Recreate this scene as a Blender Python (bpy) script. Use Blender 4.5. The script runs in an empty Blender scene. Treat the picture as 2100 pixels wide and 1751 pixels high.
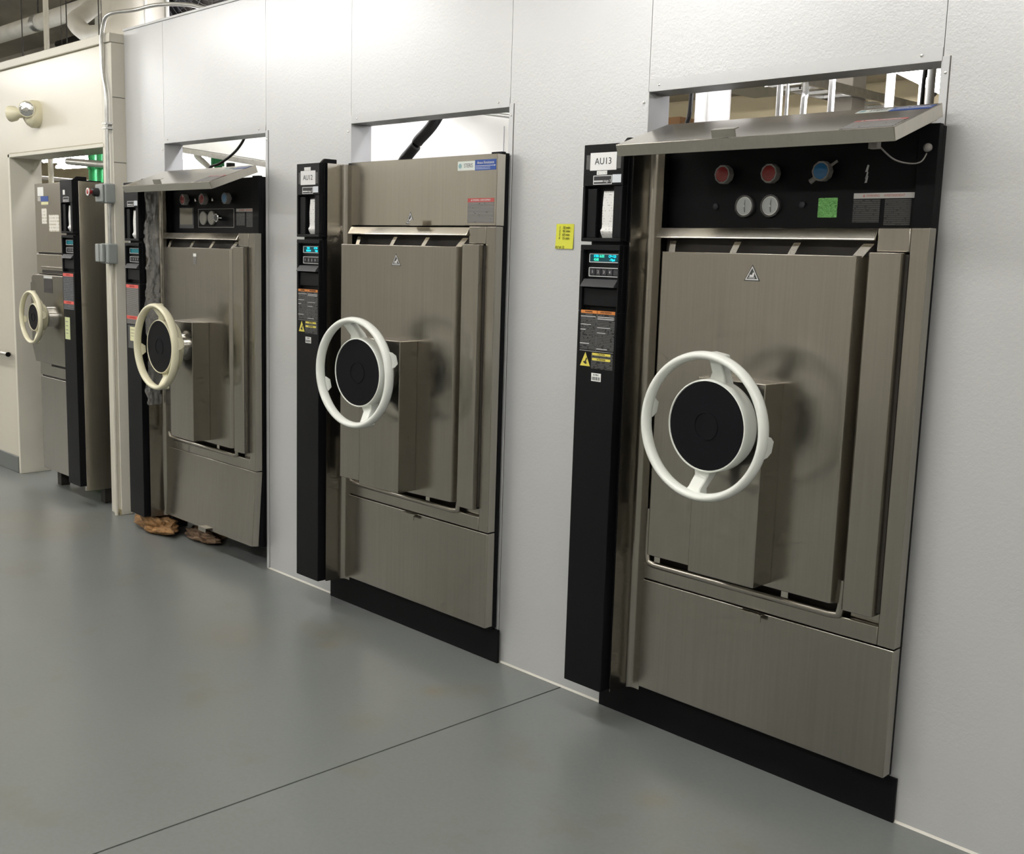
import bpy, bmesh, math, random
from mathutils import Vector, Matrix, noise
random.seed(7)
scene = bpy.context.scene
C = scene.collection
R = math.radians

# ------------------------------------------------------------------ camera
cam = bpy.data.cameras.new('camera')
cam.sensor_fit = 'HORIZONTAL'; cam.sensor_width = 36.0
cam.lens = 2280.577 * 36.0 / 2100.0
cam.clip_start = 0.05; cam.clip_end = 200
co = bpy.data.objects.new('camera', cam); C.objects.link(co)
yaw, pit, rol = R(-45.67553), R(-8.72204), R(1.73705)
Fv = Vector((math.cos(pit) * math.sin(yaw), math.cos(pit) * math.cos(yaw), math.sin(pit)))
R0 = Vector((math.cos(yaw), -math.sin(yaw), 0)); U0 = R0.cross(Fv)
Rv = R0 * math.cos(rol) + U0 * math.sin(rol); Uv = U0 * math.cos(rol) - R0 * math.sin(rol)
mw = Matrix((Rv, Uv, -Fv)).transposed().to_4x4(); mw.translation = Vector((1.37214, -2.95095, 1.59982))
co.matrix_world = mw
scene.camera = co

# ------------------------------------------------------------------ world, exposure
w = bpy.data.worlds.new('world'); scene.world = w; w.use_nodes = True
w.node_tree.nodes['Background'].inputs[0].default_value = (0.5, 0.5, 0.47, 1)
w.node_tree.nodes['Background'].inputs[1].default_value = 0.05
vs = scene.view_settings
vs.view_transform = 'Standard'; vs.look = 'None'; vs.gamma = 1.0; vs.use_curve_mapping = False
vs.exposure = 0.48
try:
    scene.cycles.use_denoising = True
    scene.cycles.max_bounces = 7; scene.cycles.diffuse_bounces = 4; scene.cycles.glossy_bounces = 4
    scene.cycles.use_adaptive_sampling = True; scene.cycles.adaptive_threshold = .07; scene.cycles.adaptive_min_samples = 12
    scene.cycles.caustics_reflective = False; scene.cycles.caustics_refractive = False
    scene.cycles.sample_clamp_indirect = 6.0
except Exception: pass
LAMP_FAR = 27.0       # radiance of the lamps over the middle of the floor
LAMP_MAIN = 15.0      # radiance of the shop lamps in front of the wall
LAMP_SERVICE = 40.0   # radiance of the tubes in the service space

# ------------------------------------------------------------------ materials
MATS = {}
def mat(name, col, rough=.5, metal=0., spec=.5, emit=None, es=0., bump=None, var=None, alpha=1., coat=0., rvar=0.):
    if name in MATS: return MATS[name]
    m = bpy.data.materials.new(name); m.use_nodes = True; MATS[name] = m
    nt = m.node_tree; p = nt.nodes['Principled BSDF']
    p.inputs['Base Color'].default_value = (*col, 1); p.inputs['Roughness'].default_value = rough
    p.inputs['Metallic'].default_value = metal; p.inputs['Specular IOR Level'].default_value = spec
    if coat: p.inputs['Coat Weight'].default_value = coat; p.inputs['Coat Roughness'].default_value = .08
    if alpha < 1: p.inputs['Alpha'].default_value = alpha
    if emit: p.inputs['Emission Color'].default_value = (*emit, 1); p.inputs['Emission Strength'].default_value = es
    tc = nt.nodes.new('ShaderNodeTexCoord')
    if var or rvar:
        sc, det, amt = var if var else (4, 4, .1)
        mp = nt.nodes.new('ShaderNodeMapping'); nt.links.new(tc.outputs['Object'], mp.inputs['Vector'])
        if isinstance(sc, (tuple, list)): mp.inputs['Scale'].default_value = sc; s1 = 1.
        else: s1 = sc
        n = nt.nodes.new('ShaderNodeTexNoise'); n.inputs['Scale'].default_value = s1; n.inputs['Detail'].default_value = det
        nt.links.new(mp.outputs['Vector'], n.inputs['Vector'])
        if var:
            r = nt.nodes.new('ShaderNodeMapRange'); r.inputs['From Min'].default_value = .3; r.inputs['From Max'].default_value = .7
            r.inputs['To Min'].default_value = 1 - amt; r.inputs['To Max'].default_value = 1 + amt
            nt.links.new(n.outputs['Fac'], r.inputs['Value'])
            mx = nt.nodes.new('ShaderNodeMix'); mx.data_type = 'RGBA'; mx.blend_type = 'MULTIPLY'; mx.inputs['Factor'].default_value = 1
            mx.inputs['A'].default_value = (*col, 1); nt.links.new(r.outputs['Result'], mx.inputs['B'])
            nt.links.new(mx.outputs['Result'], p.inputs['Base Color'])
        if rvar:
            r2 = nt.nodes.new('ShaderNodeMapRange'); r2.inputs['From Min'].default_value = .3; r2.inputs['From Max'].default_value = .7
            r2.inputs['To Min'].default_value = max(.02, rough - rvar); r2.inputs['To Max'].default_value = rough + rvar
            nt.links.new(n.outputs['Fac'], r2.inputs['Value']); nt.links.new(r2.outputs['Result'], p.inputs['Roughness'])
    if bump:
        sc, st = bump
        mp2 = nt.nodes.new('ShaderNodeMapping'); nt.links.new(tc.outputs['Object'], mp2.inputs['Vector'])
        s1 = 1.
        if isinstance(sc, (tuple, list)): mp2.inputs['Scale'].default_value = sc
        else: s1 = sc
        nb = nt.nodes.new('ShaderNodeTexNoise'); nb.inputs['Scale'].default_value = s1; nb.inputs['Detail'].default_value = 3
        nt.links.new(mp2.outputs['Vector'], nb.inputs['Vector'])
        b = nt.nodes.new('ShaderNodeBump'); b.inputs['Strength'].default_value = st; b.inputs['Distance'].default_value = .01
        nt.links.new(nb.outputs['Fac'], b.inputs['Height']); nt.links.new(b.outputs['Normal'], p.inputs['Normal'])
    return m

def print_mat(name, bg, fg, pitch, wscale=90, thr=.42, rough=.35):
    """a printed label: rows of small type broken into words"""
    m = bpy.data.materials.new(name); m.use_nodes = True; MATS[name] = m
    nt = m.node_tree; N = nt.nodes; L = nt.links; p = N['Principled BSDF']; p.inputs['Roughness'].default_value = rough
    tc = N.new('ShaderNodeTexCoord'); sx = N.new('ShaderNodeSeparateXYZ'); L.new(tc.outputs['Object'], sx.inputs[0])
    def mth(op, a, b=None):
        n = N.new('ShaderNodeMath'); n.operation = op
        for i, v in enumerate((a, b)):
            if v is None: continue
            if isinstance(v, (int, float)): n.inputs[i].default_value = v
            else: L.new(v, n.inputs[i])
        return n.outputs[0]
    q = mth('DIVIDE', sx.outputs['Z'], pitch); fr = mth('FRACT', q); fl = mth('FLOOR', q)
    row = mth('MULTIPLY', mth('GREATER_THAN', fr, .3), mth('LESS_THAN', fr, .75))
    cb = N.new('ShaderNodeCombineXYZ'); L.new(mth('MULTIPLY', sx.outputs['X'], wscale), cb.inputs['X']); L.new(mth('MULTIPLY', fl, 3.7), cb.inputs['Y'])
    no = N.new('ShaderNodeTexNoise'); no.inputs['Scale'].default_value = 1.; no.inputs['Detail'].default_value = 2; L.new(cb.outputs[0], no.inputs['Vector'])
    msk = mth('MULTIPLY', row, mth('GREATER_THAN', no.outputs['Fac'], thr))
    mx = N.new('ShaderNodeMix'); mx.data_type = 'RGBA'; L.new(msk, mx.inputs['Factor'])
    mx.inputs['A'].default_value = (*bg, 1); mx.inputs['B'].default_value = (*fg, 1); L.new(mx.outputs['Result'], p.inputs['Base Color'])
    return m

def steel_mat(name, col, rough, streak):
    """brushed stainless: vertical grain, slightly uneven gloss"""
    m = bpy.data.materials.new(name); m.use_nodes = True; MATS[name] = m
    nt = m.node_tree; N = nt.nodes; L = nt.links; p = N['Principled BSDF']
    p.inputs['Metallic'].default_value = 1
    tc = N.new('ShaderNodeTexCoord')
    def ns(scale, det, d=None):
        mp = N.new('ShaderNodeMapping'); mp.inputs['Scale'].default_value = scale; L.new(tc.outputs['Object'], mp.inputs['Vector'])
        n = N.new('ShaderNodeTexNoise'); n.inputs['Scale'].default_value = 1; n.inputs['Detail'].default_value = det; L.new(mp.outputs[0], n.inputs['Vector']); return n.outputs['Fac']
    def mr(v, a, b):
        r = N.new('ShaderNodeMapRange'); r.clamp = False; r.inputs['From Min'].default_value = .2; r.inputs['From Max'].default_value = .8
        r.inputs['To Min'].default_value = a; r.inputs['To Max'].default_value = b; L.new(v, r.inputs['Value']); return r.outputs[0]
    grain = ns((120, 120, 2.5), 1); big = ns((5, 5, .8), 1.5)
    mxn = N.new('ShaderNodeMath'); mxn.operation = 'ADD'; L.new(mr(grain, -streak, streak), mxn.inputs[0]); L.new(mr(big, 1 - streak, 1 + streak * .8), mxn.inputs[1])
    mx = N.new('ShaderNodeMix'); mx.data_type = 'RGBA'; mx.blend_type = 'MULTIPLY'; mx.inputs['Factor'].default_value = 1
    mx.inputs['A'].default_value = (*col, 1); L.new(mxn.outputs[0], mx.inputs['B']); L.new(mx.outputs['Result'], p.inputs['Base Color'])
    L.new(mr(big, rough - .012, rough + .016), p.inputs['Roughness'])
    return m

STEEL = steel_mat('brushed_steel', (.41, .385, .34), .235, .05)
STEELB = steel_mat('paler_lit_steel', (.60, .565, .50), .21, .04)  # paler steel copy; paints brighter reflections into top covers and upper panels
BLACK = mat('black_textured_plastic', (.006, .006, .007), .42, spec=.16, bump=(900, .15))
BLACKM = mat('black_painted_steel', (.006, .006, .007), .5, spec=.14, bump=(700, .1))
BLACKR = mat('black_rubber_pad', (.005, .005, .007), .5, spec=.15)
GREYP = mat('dark_grey_plastic', (.035, .035, .04), .4)
WHEELW = mat('white_wheel_plastic', (.80, .82, .77), .24)
WHEELC = mat('cream_wheel_plastic', (.78, .74, .54), .25)
PAPER = mat('white_paper', (.78, .78, .76), .6)
PAPERG = mat('glossy_paper', (.80, .80, .80), .18)
CHROME = mat('chrome', (.75, .75, .74), .12, metal=1)
CONDUIT = mat('galvanised_conduit', (.62, .62, .60), .28, metal=.9, var=(30, 3, .1))
GREYBOX = mat('grey_cast_box', (.30, .32, .31), .5, bump=(200, .1))
RED = mat('red_plastic', (.33, .03, .03), .22); REDL = mat('red_print', (.40, .06, .055), .4); BLUE = mat('blue_plastic', (.02, .16, .38), .15)
BLUEL = mat('blue_print', (.02, .07, .30), .35); ORANGE = mat('orange_print', (.62, .22, .05), .4); YELLOW = mat('yellow_print', (.72, .62, .10), .4)
INK = mat('black_ink', (.02, .02, .022), .5); GREYINK = mat('grey_ink', (.16, .16, .17), .5); WINK = mat('white_ink', (.6, .6, .6), .5)
KNOBG = mat('grey_knob_plastic', (.30, .28, .26), .35)
DIAL = mat('dial_face', (.46, .48, .47), .35); GLASSY = mat('dial_ring', (.06, .06, .06), .1, spec=.8)
GREENST = mat('green_foil_sticker', (.16, .42, .12), .18, metal=.5, bump=(160, .5))
GREENP = mat('green_pipe_plastic', (.03, .38, .13), .35)
CREAM = mat('cream_painted_wall', (.66, .62, .52), .26, var=(1.2, 4, .03), bump=(40, .02))
CREAMT = mat('cream_trim_paint', (.68, .65, .56), .4, var=(3, 4, .04))
CREAMS = mat('cream_service_wall', (.62, .53, .34), .6, var=(1, 3, .04))
DARKC = mat('dark_ceiling', (.50, .46, .39), .8, var=(.8, 4, .2))
DARKS = mat('dark_steelwork', (.045, .04, .035), .6)
PIPEW = mat('pipe_insulation_white', (.74, .72, .65), .5, var=(6, 3, .08))
WHITES = mat('white_service_panel', (.82, .82, .76), .5)
INSUL = mat('black_foam_insulation', (.13, .13, .13), .75, bump=(300, .2))
TAPE = mat('black_glossy_tape', (.01, .01, .01), .15)
CABLE = mat('black_cable', (.018, .018, .018), .4)
DARKIN = mat('dark_recess_shade', (.035, .03, .025), .6)  # near-black that paints the shade inside pockets, slots and panel gaps
SEAM = mat('seam_caulk', (.13, .12, .11), .8)
CAULK = mat('white_caulk', (.66, .64, .58), .5)
TRIMM = mat('white_metal_trim', (.64, .645, .65), .36, metal=.2)
LAMPM = mat('lamp_housing_white', (.8, .8, .78), .4)
OPPOSITE = mat('cream_plaster', (.62, .60, .55), .8)
YNOTE = mat('yellow_sticky_paper', (.68, .68, .05), .45)
PNOTE = mat('pale_yellow_paper', (.72, .70, .42), .6)
TAN = mat('tan_paper', (.58, .47, .24), .6, var=(60, 3, .08))
DISP = mat('display_glass', (.004, .02, .025), .15, emit=(.0, .12, .15), es=.25)
DISPC = mat('display_cyan_light', (.0, .2, .25), .4, emit=(.0, .75, 1.), es=1.6)
DISPG = mat('display_green_light', (.0, .2, .1), .4, emit=(.05, 1., .55), es=1.4)
DISPD = mat('display_dim_teal', (.0, .06, .07), .3, emit=(.0, .25, .3), es=.25)
TXT_DARK = print_mat('fine_print_on_black', (.016, .016, .017), (.13, .13, .13), .0052)
TXT_GREY = print_mat('fine_print_on_grey', (.065, .06, .058), (.30, .29, .28), .0052, 90, .34)
TXT_PANEL = print_mat('faint_print_on_black', (.022, .021, .021), (.085, .083, .08), .0055)
TXT_BLUE = print_mat('fine_print_on_blue', (.02, .07, .30), (.45, .5, .6), .0062, 260, .36)
TXT_PAPER = print_mat('receipt_print', (.74, .74, .72), (.50, .50, .50), .0085, 130, .55, .6)
TXT_BLUEG = print_mat('fine_print_on_slate', (.13, .14, .155), (.035, .035, .04), .010, 60, .40)
TXT_NOTE = print_mat('note_print', (.74, .72, .66), (.5, .46, .36), .02, 60, .48, .6)

def wall_mat():
    m = bpy.data.materials.new('embossed_white_panel'); m.use_nodes = True
    nt = m.node_tree; N = nt.nodes; L = nt.links; p = N['Principled BSDF']
    p.inputs['Base Color'].default_value = (.645, .65, .655, 1); p.inputs['Metallic'].default_value = .33
    p.inputs['Roughness'].default_value = .34
    tc = N.new('ShaderNodeTexCoord')
    v = N.new('ShaderNodeTexVoronoi'); v.inputs['Scale'].default_value = 95; v.feature = 'SMOOTH_F1'; L.new(tc.outputs['Object'], v.inputs['Vector'])
    n = N.new('ShaderNodeTexNoise'); n.inputs['Scale'].default_value = 190; n.inputs['Detail'].default_value = 1; L.new(tc.outputs['Object'], n.inputs['Vector'])
    a = N.new('ShaderNodeMath'); a.operation = 'ADD'; L.new(v.outputs['Distance'], a.inputs[0]); L.new(n.outputs['Fac'], a.inputs[1])
    b = N.new('ShaderNodeBump'); b.inputs['Strength'].default_value = .11; b.inputs['Distance'].default_value = .003
    L.new(a.outputs[0], b.inputs['Height']); L.new(b.outputs['Normal'], p.inputs['Normal'])
    n2 = N.new('ShaderNodeTexNoise'); n2.inputs['Scale'].default_value = 1.3; n2.inputs['Detail'].default_value = 4; L.new(tc.outputs['Object'], n2.inputs['Vector'])
    r = N.new('ShaderNodeMapRange'); r.inputs['To Min'].default_value = .29; r.inputs['To Max'].default_value = .35; L.new(n2.outputs['Fac'], r.inputs['Value']); L.new(r.outputs[0], p.inputs['Roughness'])
    return m
PANEL = wall_mat()

def floor_mat():
    m = bpy.data.materials.new('grey_epoxy_floor'); m.use_nodes = True
    nt = m.node_tree; N = nt.nodes; L = nt.links; p = N['Principled BSDF']
    tc = N.new('ShaderNodeTexCoord')
    def ns(s, d, off=(0, 0, 0)):
        mp = N.new('ShaderNodeMapping'); mp.inputs['Location'].default_value = off; L.new(tc.outputs['Object'], mp.inputs['Vector'])
        n = N.new('ShaderNodeTexNoise'); n.inputs['Scale'].default_value = s; n.inputs['Detail'].default_value = d; n.inputs['Roughness'].default_value = .6; L.new(mp.outputs[0], n.inputs['Vector']); return n.outputs['Fac']
    def ramp(v, p0, c0, p1, c1):
        r = N.new('ShaderNodeValToRGB'); r.color_ramp.elements[0].position = p0; r.color_ramp.elements[0].color = (*c0, 1)
        r.color_ramp.elements[1].position = p1; r.color_ramp.elements[1].color = (*c1, 1); L.new(v, r.inputs['Fac']); return r.outputs['Color']
    def mix(f, a, b, mode='MIX'):
        x = N.new('ShaderNodeMix'); x.data_type = 'RGBA'; x.blend_type = mode
        if isinstance(f, float): x.inputs['Factor'].default_value = f
        else: L.new(f, x.inputs['Factor'])
        for k, s in (('A', a), ('B', b)):
            if isinstance(s, tuple): x.inputs[k].default_value = (*s, 1)
            else: L.new(s, x.inputs[k])
        return x.outputs['Result']
    base = ramp(ns(1.1, 3), .2, (.172, .186, .182), .8, (.198, .208, .199))
    fine = ramp(ns(70, 1), .2, (.96, .96, .96), .8, (1.04, 1.04, 1.04))
    c = mix(1., base, fine, 'MULTIPLY')
    st = ramp(ns(2.3, 4, (3.1, 1.7, 0)), .56, (0, 0, 0), .74, (1, 1, 1))
    c = mix(mix(1., st, (.5, .5, .5), 'MULTIPLY'), c, (.165, .145, .105))
    brk = ns(16, 4, (1, 5, 0))
    for (sx, sy, rr, amt) in ((-2.27, -.414, .055, .75), (-1.612, -.399, .06, .7), (-4.777, -.501, .30, .55), (-2.636, -.656, .20, .35), (-.549, -.434, .07, .45), (-1.562, -.758, .10, .3), (-5.2, -.55, .25, .5), (-2.35, -.30, .16, .3)):
        vd = N.new('ShaderNodeVectorMath'); vd.operation = 'DISTANCE'; L.new(tc.outputs['Object'], vd.inputs[0]); vd.inputs[1].default_value = (sx, sy, 0)
        mr = N.new('ShaderNodeMapRange'); mr.interpolation_type = 'SMOOTHSTEP'; mr.inputs['From Min'].default_value = 0; mr.inputs['From Max'].default_value = rr * 1.3; mr.inputs['To Min'].default_value = 1.15; mr.inputs['To Max'].default_value = 0; L.new(vd.outputs['Value'], mr.inputs['Value'])
        ml = N.new('ShaderNodeMath'); ml.operation = 'MULTIPLY'; L.new(mr.outputs[0], ml.inputs[0]); L.new(brk, ml.inputs[1])
        m2 = N.new('ShaderNodeMath'); m2.operation = 'MULTIPLY'; m2.inputs[1].default_value = amt; m2.use_clamp = True; L.new(ml.outputs[0], m2.inputs[0])
        c = mix(m2.outputs[0], c, (.20, .155, .085))
    L.new(c, p.inputs['Base Color'])
    sp = ramp(ns(2.2, 5, (7, 2, 0)), .0, (.29, .29, .29), 1., (.33, .33, .33)); L.new(sp, p.inputs['Roughness'])
    p.inputs['Specular IOR Level'].default_value = .36
    return m
FLOOR = floor_mat()

def emit_mat(name, col, s):
    m = bpy.data.materials.new(name); m.use_nodes = True; nt = m.node_tree; nt.nodes.clear()
    e = nt.nodes.new('ShaderNodeEmission'); e.inputs['Color'].default_value = (*col, 1); e.inputs['Strength'].default_value = s
    o = nt.nodes.new('ShaderNodeOutputMaterial'); nt.links.new(e.outputs[0], o.inputs[0]); return m
TUBE_MAIN = emit_mat('lamp_light_main', (1., .985, .955), LAMP_MAIN)
TUBE_FAR = emit_mat('lamp_light_far', (1., .985, .955), LAMP_FAR)
TUBE_SERV = emit_mat('lamp_light_service', (.98, .97, 1.), LAMP_SERVICE)
WRAP = mat('clear_crinkled_plastic', (.5, .49, .47), .12, alpha=.42, spec=.8, bump=((90, 90, 160), 1.))
TAPEC = mat('clear_adhesive_tape', (.35, .35, .35), .15, alpha=.35)

# ------------------------------------------------------------------ mesh helpers
def box(bm, x0, x1, y0, y1, z0, z1):
    v = [bm.verts.new((x, y, z)) for z in (z0, z1) for y in (y0, y1) for x in (x0, x1)]
    for f in ((0, 2, 3, 1), (4, 5, 7, 6), (0, 1, 5, 4), (2, 6, 7, 3), (0, 4, 6, 2), (1, 3, 7, 5)): bm.faces.new([v[i] for i in f])
def prism(bm, pts, ax, a, b):
    """closed outline pts in the two other axes, extruded along ax from a to b"""
    def P(q, t):
        return {'x': (t, q[0], q[1]), 'y': (q[0], t, q[1]), 'z': (q[0], q[1], t)}[ax]
    A = [bm.verts.new(P(q, a)) for q in pts]; Bv = [bm.verts.new(P(q, b)) for q in pts]; n = len(pts)
    bm.faces.new(A); bm.faces.new(Bv[::-1])
    for i in range(n): bm.faces.new((A[i], A[(i + 1) % n], Bv[(i + 1) % n], Bv[i]))
def lathe(bm, prof, c, ax='y', seg=40, close=True):
    """profile of (radius, position along ax) about the axis through c"""
    rings = []
    for r, t in prof:
        ring = []
        for i in range(seg):
            a = 2 * math.pi * i / seg; u, v = r * math.cos(a), r * math.sin(a)
            ring.append(bm.verts.new({'y': (c[0] + u, t, c[2] + v), 'z': (c[0] + u, c[1] + v, t), 'x': (t, c[1] + u, c[2] + v)}[ax]))
        rings.append(ring)
    for k in range(len(rings) - 1):
        for i in range(seg): bm.faces.new((rings[k][i], rings[k][(i + 1) % seg], rings[k + 1][(i + 1) % seg], rings[k + 1][i]))
    if close:
        bm.faces.new(rings[0]); bm.faces.new(rings[-1][::-1])
def tube(bm, pts, r, seg=12, caps=True):
    pts = [Vector(p) for p in pts]; rings = []; up = Vector((0, 0, 1)); prev = None
    for i, p in enumerate(pts):
        d = (pts[min(i + 1, len(pts) - 1)] - pts[max(i - 1, 0)]).normalized()
        if prev is None:
            a = d.cross(up if abs(d.z) < .9 else Vector((1, 0, 0))).normalized()
        else:
            a = (prev - d * prev.dot(d)).normalized()
        prev = a; b = d.cross(a); rr = r[i] if isinstance(r, (list, tuple)) else r
        rings.append([bm.verts.new(p + a * rr * math.cos(2 * math.pi * k / seg) + b * rr * math.sin(2 * math.pi * k / seg)) for k in range(seg)])
    for k in range(len(rings) - 1):
        for i in range(seg): bm.faces.new((rings[k][i], rings[k][(i + 1) % seg], rings[k + 1][(i + 1) % seg], rings[k + 1][i]))
    if caps: bm.faces.new(rings[0][::-1]); bm.faces.new(rings[-1])
def curve_pts(pts, n=8):
    """Catmull-Rom through pts"""
    P = [Vector(p) for p in pts]; out = []
    for i in range(len(P) - 1):
        a, b, c, d = P[max(i - 1, 0)], P[i], P[i + 1], P[min(i + 2, len(P) - 1)]
        for k in range(n):
            t = k / n
            out.append(.5 * ((2 * b) + (c - a) * t + (2 * a - 5 * b + 4 * c - d) * t * t + (3 * b - a - 3 * c + d) * t ** 3))
    out.append(P[-1]); return out
def rrect(x0, x1, z0, z1, r, n=5):
    o = []
    for cx, cz, a0 in ((x1 - r, z1 - r, 0), (x0 + r, z1 - r, 90), (x0 + r, z0 + r, 180), (x1 - r, z0 + r, 270)):
        for k in range(n + 1):
            a = R(a0 + 90 * k / n); o.append((cx + r * math.cos(a), cz + r * math.sin(a)))
    return o
def frame_y(bm, outer, inner, y0, y1):
    """a ring between two outlines of equal length, extruded in y"""
    n = len(outer); V = {}
    for k, pl in (('o', outer), ('i', inner)):
        for t in (y0, y1): V[k, t] = [bm.verts.new((q[0], t, q[1])) for q in pl]
    for i in range(n):
        j = (i + 1) % n
        bm.faces.new((V['o', y0][i], V['o', y0][j], V['i', y0][j], V['i', y0][i])); bm.faces.new((V['o', y1][i], V['i', y1][i], V['i', y1][j], V['o', y1][j]))
        bm.faces.new((V['o', y0][i], V['o', y1][i], V['o', y1][j], V['o', y0][j])); bm.faces.new((V['i', y0][i], V['i', y0][j], V['i', y1][j], V['i', y1][i]))
def obj(name, bm, m, parent=None, bev=0., smooth=None, xf=None, seg=2):
    if xf is not None: bmesh.ops.transform(bm, matrix=xf, verts=bm.verts)
    bmesh.ops.recalc_face_normals(bm, faces=bm.faces)
    me = bpy.data.meshes.new(name); bm.to_mesh(me); bm.free(); me.materials.append(m)
    o = bpy.data.objects.new(name, me); C.objects.link(o)
    if parent is not None: o.parent = parent
    if bev:
        b = o.modifiers.new('edge', 'BEVEL'); b.width = bev; b.segments = seg; b.limit_method = 'ANGLE'; b.angle_limit = R(40)
    if smooth or bev:
        for p in me.polygons: p.use_smooth = True
        me.set_sharp_from_angle(angle=R(smooth if smooth else 40))
        if bev:
            wn = o.modifiers.new('normals', 'WEIGHTED_NORMAL'); wn.keep_sharp = True
    return o
def bx(name, m, parent, x0, x1, y0, y1, z0, z1, bev=0., xf=None):
    bm = bmesh.new(); box(bm, x0, x1, y0, y1, z0, z1); return obj(name, bm, m, parent, bev, xf=xf)
def text(name, s, size, m, parent, pos, xs=1., align='CENTER', xf=None, slant=0., depth=.0006):
    """lettering standing in the x-z plane and facing -y"""
    cu = bpy.data.curves.new('t', 'FONT'); cu.body = s; cu.size = size; cu.align_x = align; cu.align_y = 'CENTER'; cu.extrude = depth; cu.shear = slant; cu.resolution_u = 3
    t = bpy.data.objects.new('t', cu); C.objects.link(t)
    dg = bpy.context.evaluated_depsgraph_get(); me = bpy.data.meshes.new_from_object(t.evaluated_get(dg))
    bpy.data.objects.remove(t); bpy.data.curves.remove(cu)
    M = Matrix.Translation(pos) @ Matrix.Rotation(R(90), 4, 'X') @ Matrix.Diagonal((xs, 1, 1, 1))
    me.transform(xf @ M if xf is not None else M); me.name = name; me.materials.clear(); me.materials.append(m)
    o = bpy.data.objects.new(name, me); C.objects.link(o)
    if parent is not None: o.parent = parent
    return o
def tag(o, label=None, cat=None, group=None, kind=None):
    if label: o['label'] = label
    if cat: o['category'] = cat
    if group: o['group'] = group
    if kind: o['kind'] = kind
    return o
def thing(name, label, cat, loc=(0, 0, 0), group=None):
    o = bpy.data.objects.new(name, None); C.objects.link(o); o.location = loc; o.empty_display_size = .1
    return tag(o, label, cat, group)
def struct(o, label=None):
    o['kind'] = 'structure'
    if label: o['label'] = label
    return o

# ------------------------------------------------------------------ setting: floor, walls, ceiling
fl = struct(bx('floor', SEAM, None, -24, 6, -8, 7, -.2, -.012), 'smooth grey epoxy coated concrete floor with a saw cut joint')
for x0, x1 in ((-24, -1.3425), (-1.3355, 6)): bx('floor_slab', FLOOR, fl, x0, x1, -8, 7, -.012, 0)
ce = struct(bx('ceiling', DARKC, None, -24, 6, -8, 7, 4.75, 4.95), 'dark grey brown deck ceiling high above the partition')
wo = struct(bx('wall_opposite', OPPOSITE, None, -24, 6, -8.2, -8, 0, 4.75), 'cream wall facing the machines')
struct(bx('wall_end', OPPOSITE, None, -24.2, -24, -8, 7, 0, 4.75), 'cream end wall of the long room')
struct(bx('wall_side', OPPOSITE, None, 6, 6.2, -8, 7, 0, 4.75), 'cream side wall of the room')
ws = struct(bx('wall_service', CREAMS, None, -24, 6, 5.0, 5.2, 0, 2.97), 'cream back wall of the service space behind the machines')
struct(bx('wall_service_bulkhead', DARKC, None, -24, 6, 4.6, 5.2, 2.97, 4.75), 'dark bulkhead above the cream service wall')

TOPZ, OPZ, TH = 2.80, 2.1516, .105
OP = [(-1.0515, -.0500), (-2.708, -1.7100), (-4.423, -3.3951)]          # openings in the white panel wall
WX0, WX1 = -4.885, 5.5
# core of the wall, in vertical pieces around the openings
bm = bmesh.new()
edges = [WX1] + [e for a, b in OP for e in (b, a)] + [WX0]
for i in range(0, len(edges), 2): box(bm, edges[i + 1], edges[i], .012, TH, 0, TOPZ - .01)
for a, b in OP: box(bm, a, b, .012, TH, OPZ, TOPZ - .01)
wm = struct(obj('wall_back', bm, SEAM), 'white embossed panel partition wall holding the sterilizers')
g = .0011
for i in range(0, len(edges), 2):
    x0, x1 = edges[i + 1], edges[i]
    cuts = [x0] + ([1.18, 2.4] if i == 0 else []) + [x1]
    for a, b in zip(cuts, cuts[1:]): bx('wall_panel', PANEL, wm, a + g, b - g, 0, .012, 0, TOPZ - .012)
for a, b in OP: bx('wall_panel', PANEL, wm, a + g, b - g, 0, .012, OPZ, TOPZ - .012)
for a, b in OP:
    bx('opening_liner', TRIMM, wm, a - .0005, a + .003, -.0015, TH + .002, 0.14, OPZ)
    bx('opening_liner', TRIMM, wm, a, b, -.0015, TH + .002, OPZ - .003, OPZ + .0005)
    bx('opening_liner', TRIMM, wm, b - .003, b + .0005, -.0015, TH + .002, 0.0, OPZ)
    bx('edge_strip', TRIMM, wm, b, b + .020, -.003, 0, 0.0, OPZ + .008, bev=.001)
    bx('edge_strip', SEAM, wm, b + .0202, b + .0225, -.0012, 0, 0.0, OPZ + .008)
    bx('edge_strip', TRIMM, wm, a + .002, b - .002, -.002, 0, OPZ - .001, OPZ + .032)
    for rx, rz in ((a + .045, OPZ + .016), (b - .06, OPZ + .016), (a - .018, OPZ - .035), (b + .011, OPZ - .035)):
        bm = bmesh.new(); lathe(bm, [(.0045, 0), (.004, -.0045), (.0015, -.0055)], (rx, 0, rz), seg=8); obj('rivet', bm, CHROME, wm, smooth=40)
bx('top_cap', TRIMM, wm, WX0, WX1, -.006, TH + .006, TOPZ - .012, TOPZ, bev=.001)
bb = bmesh.new()
prev = WX1
for a, b in OP:
    pass
for a, b in ((-.02, WX1), (-1.7, -1.0), (-3.39, -2.68)):
    prism(bb, [(-.005, 0), (0, 0), (0, .007), (-.002, .004)], 'x', a, b)
struct(obj('baseboard_back', bb, CAULK), 'thin white caulk fillet along the foot of the panel wall')

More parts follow.
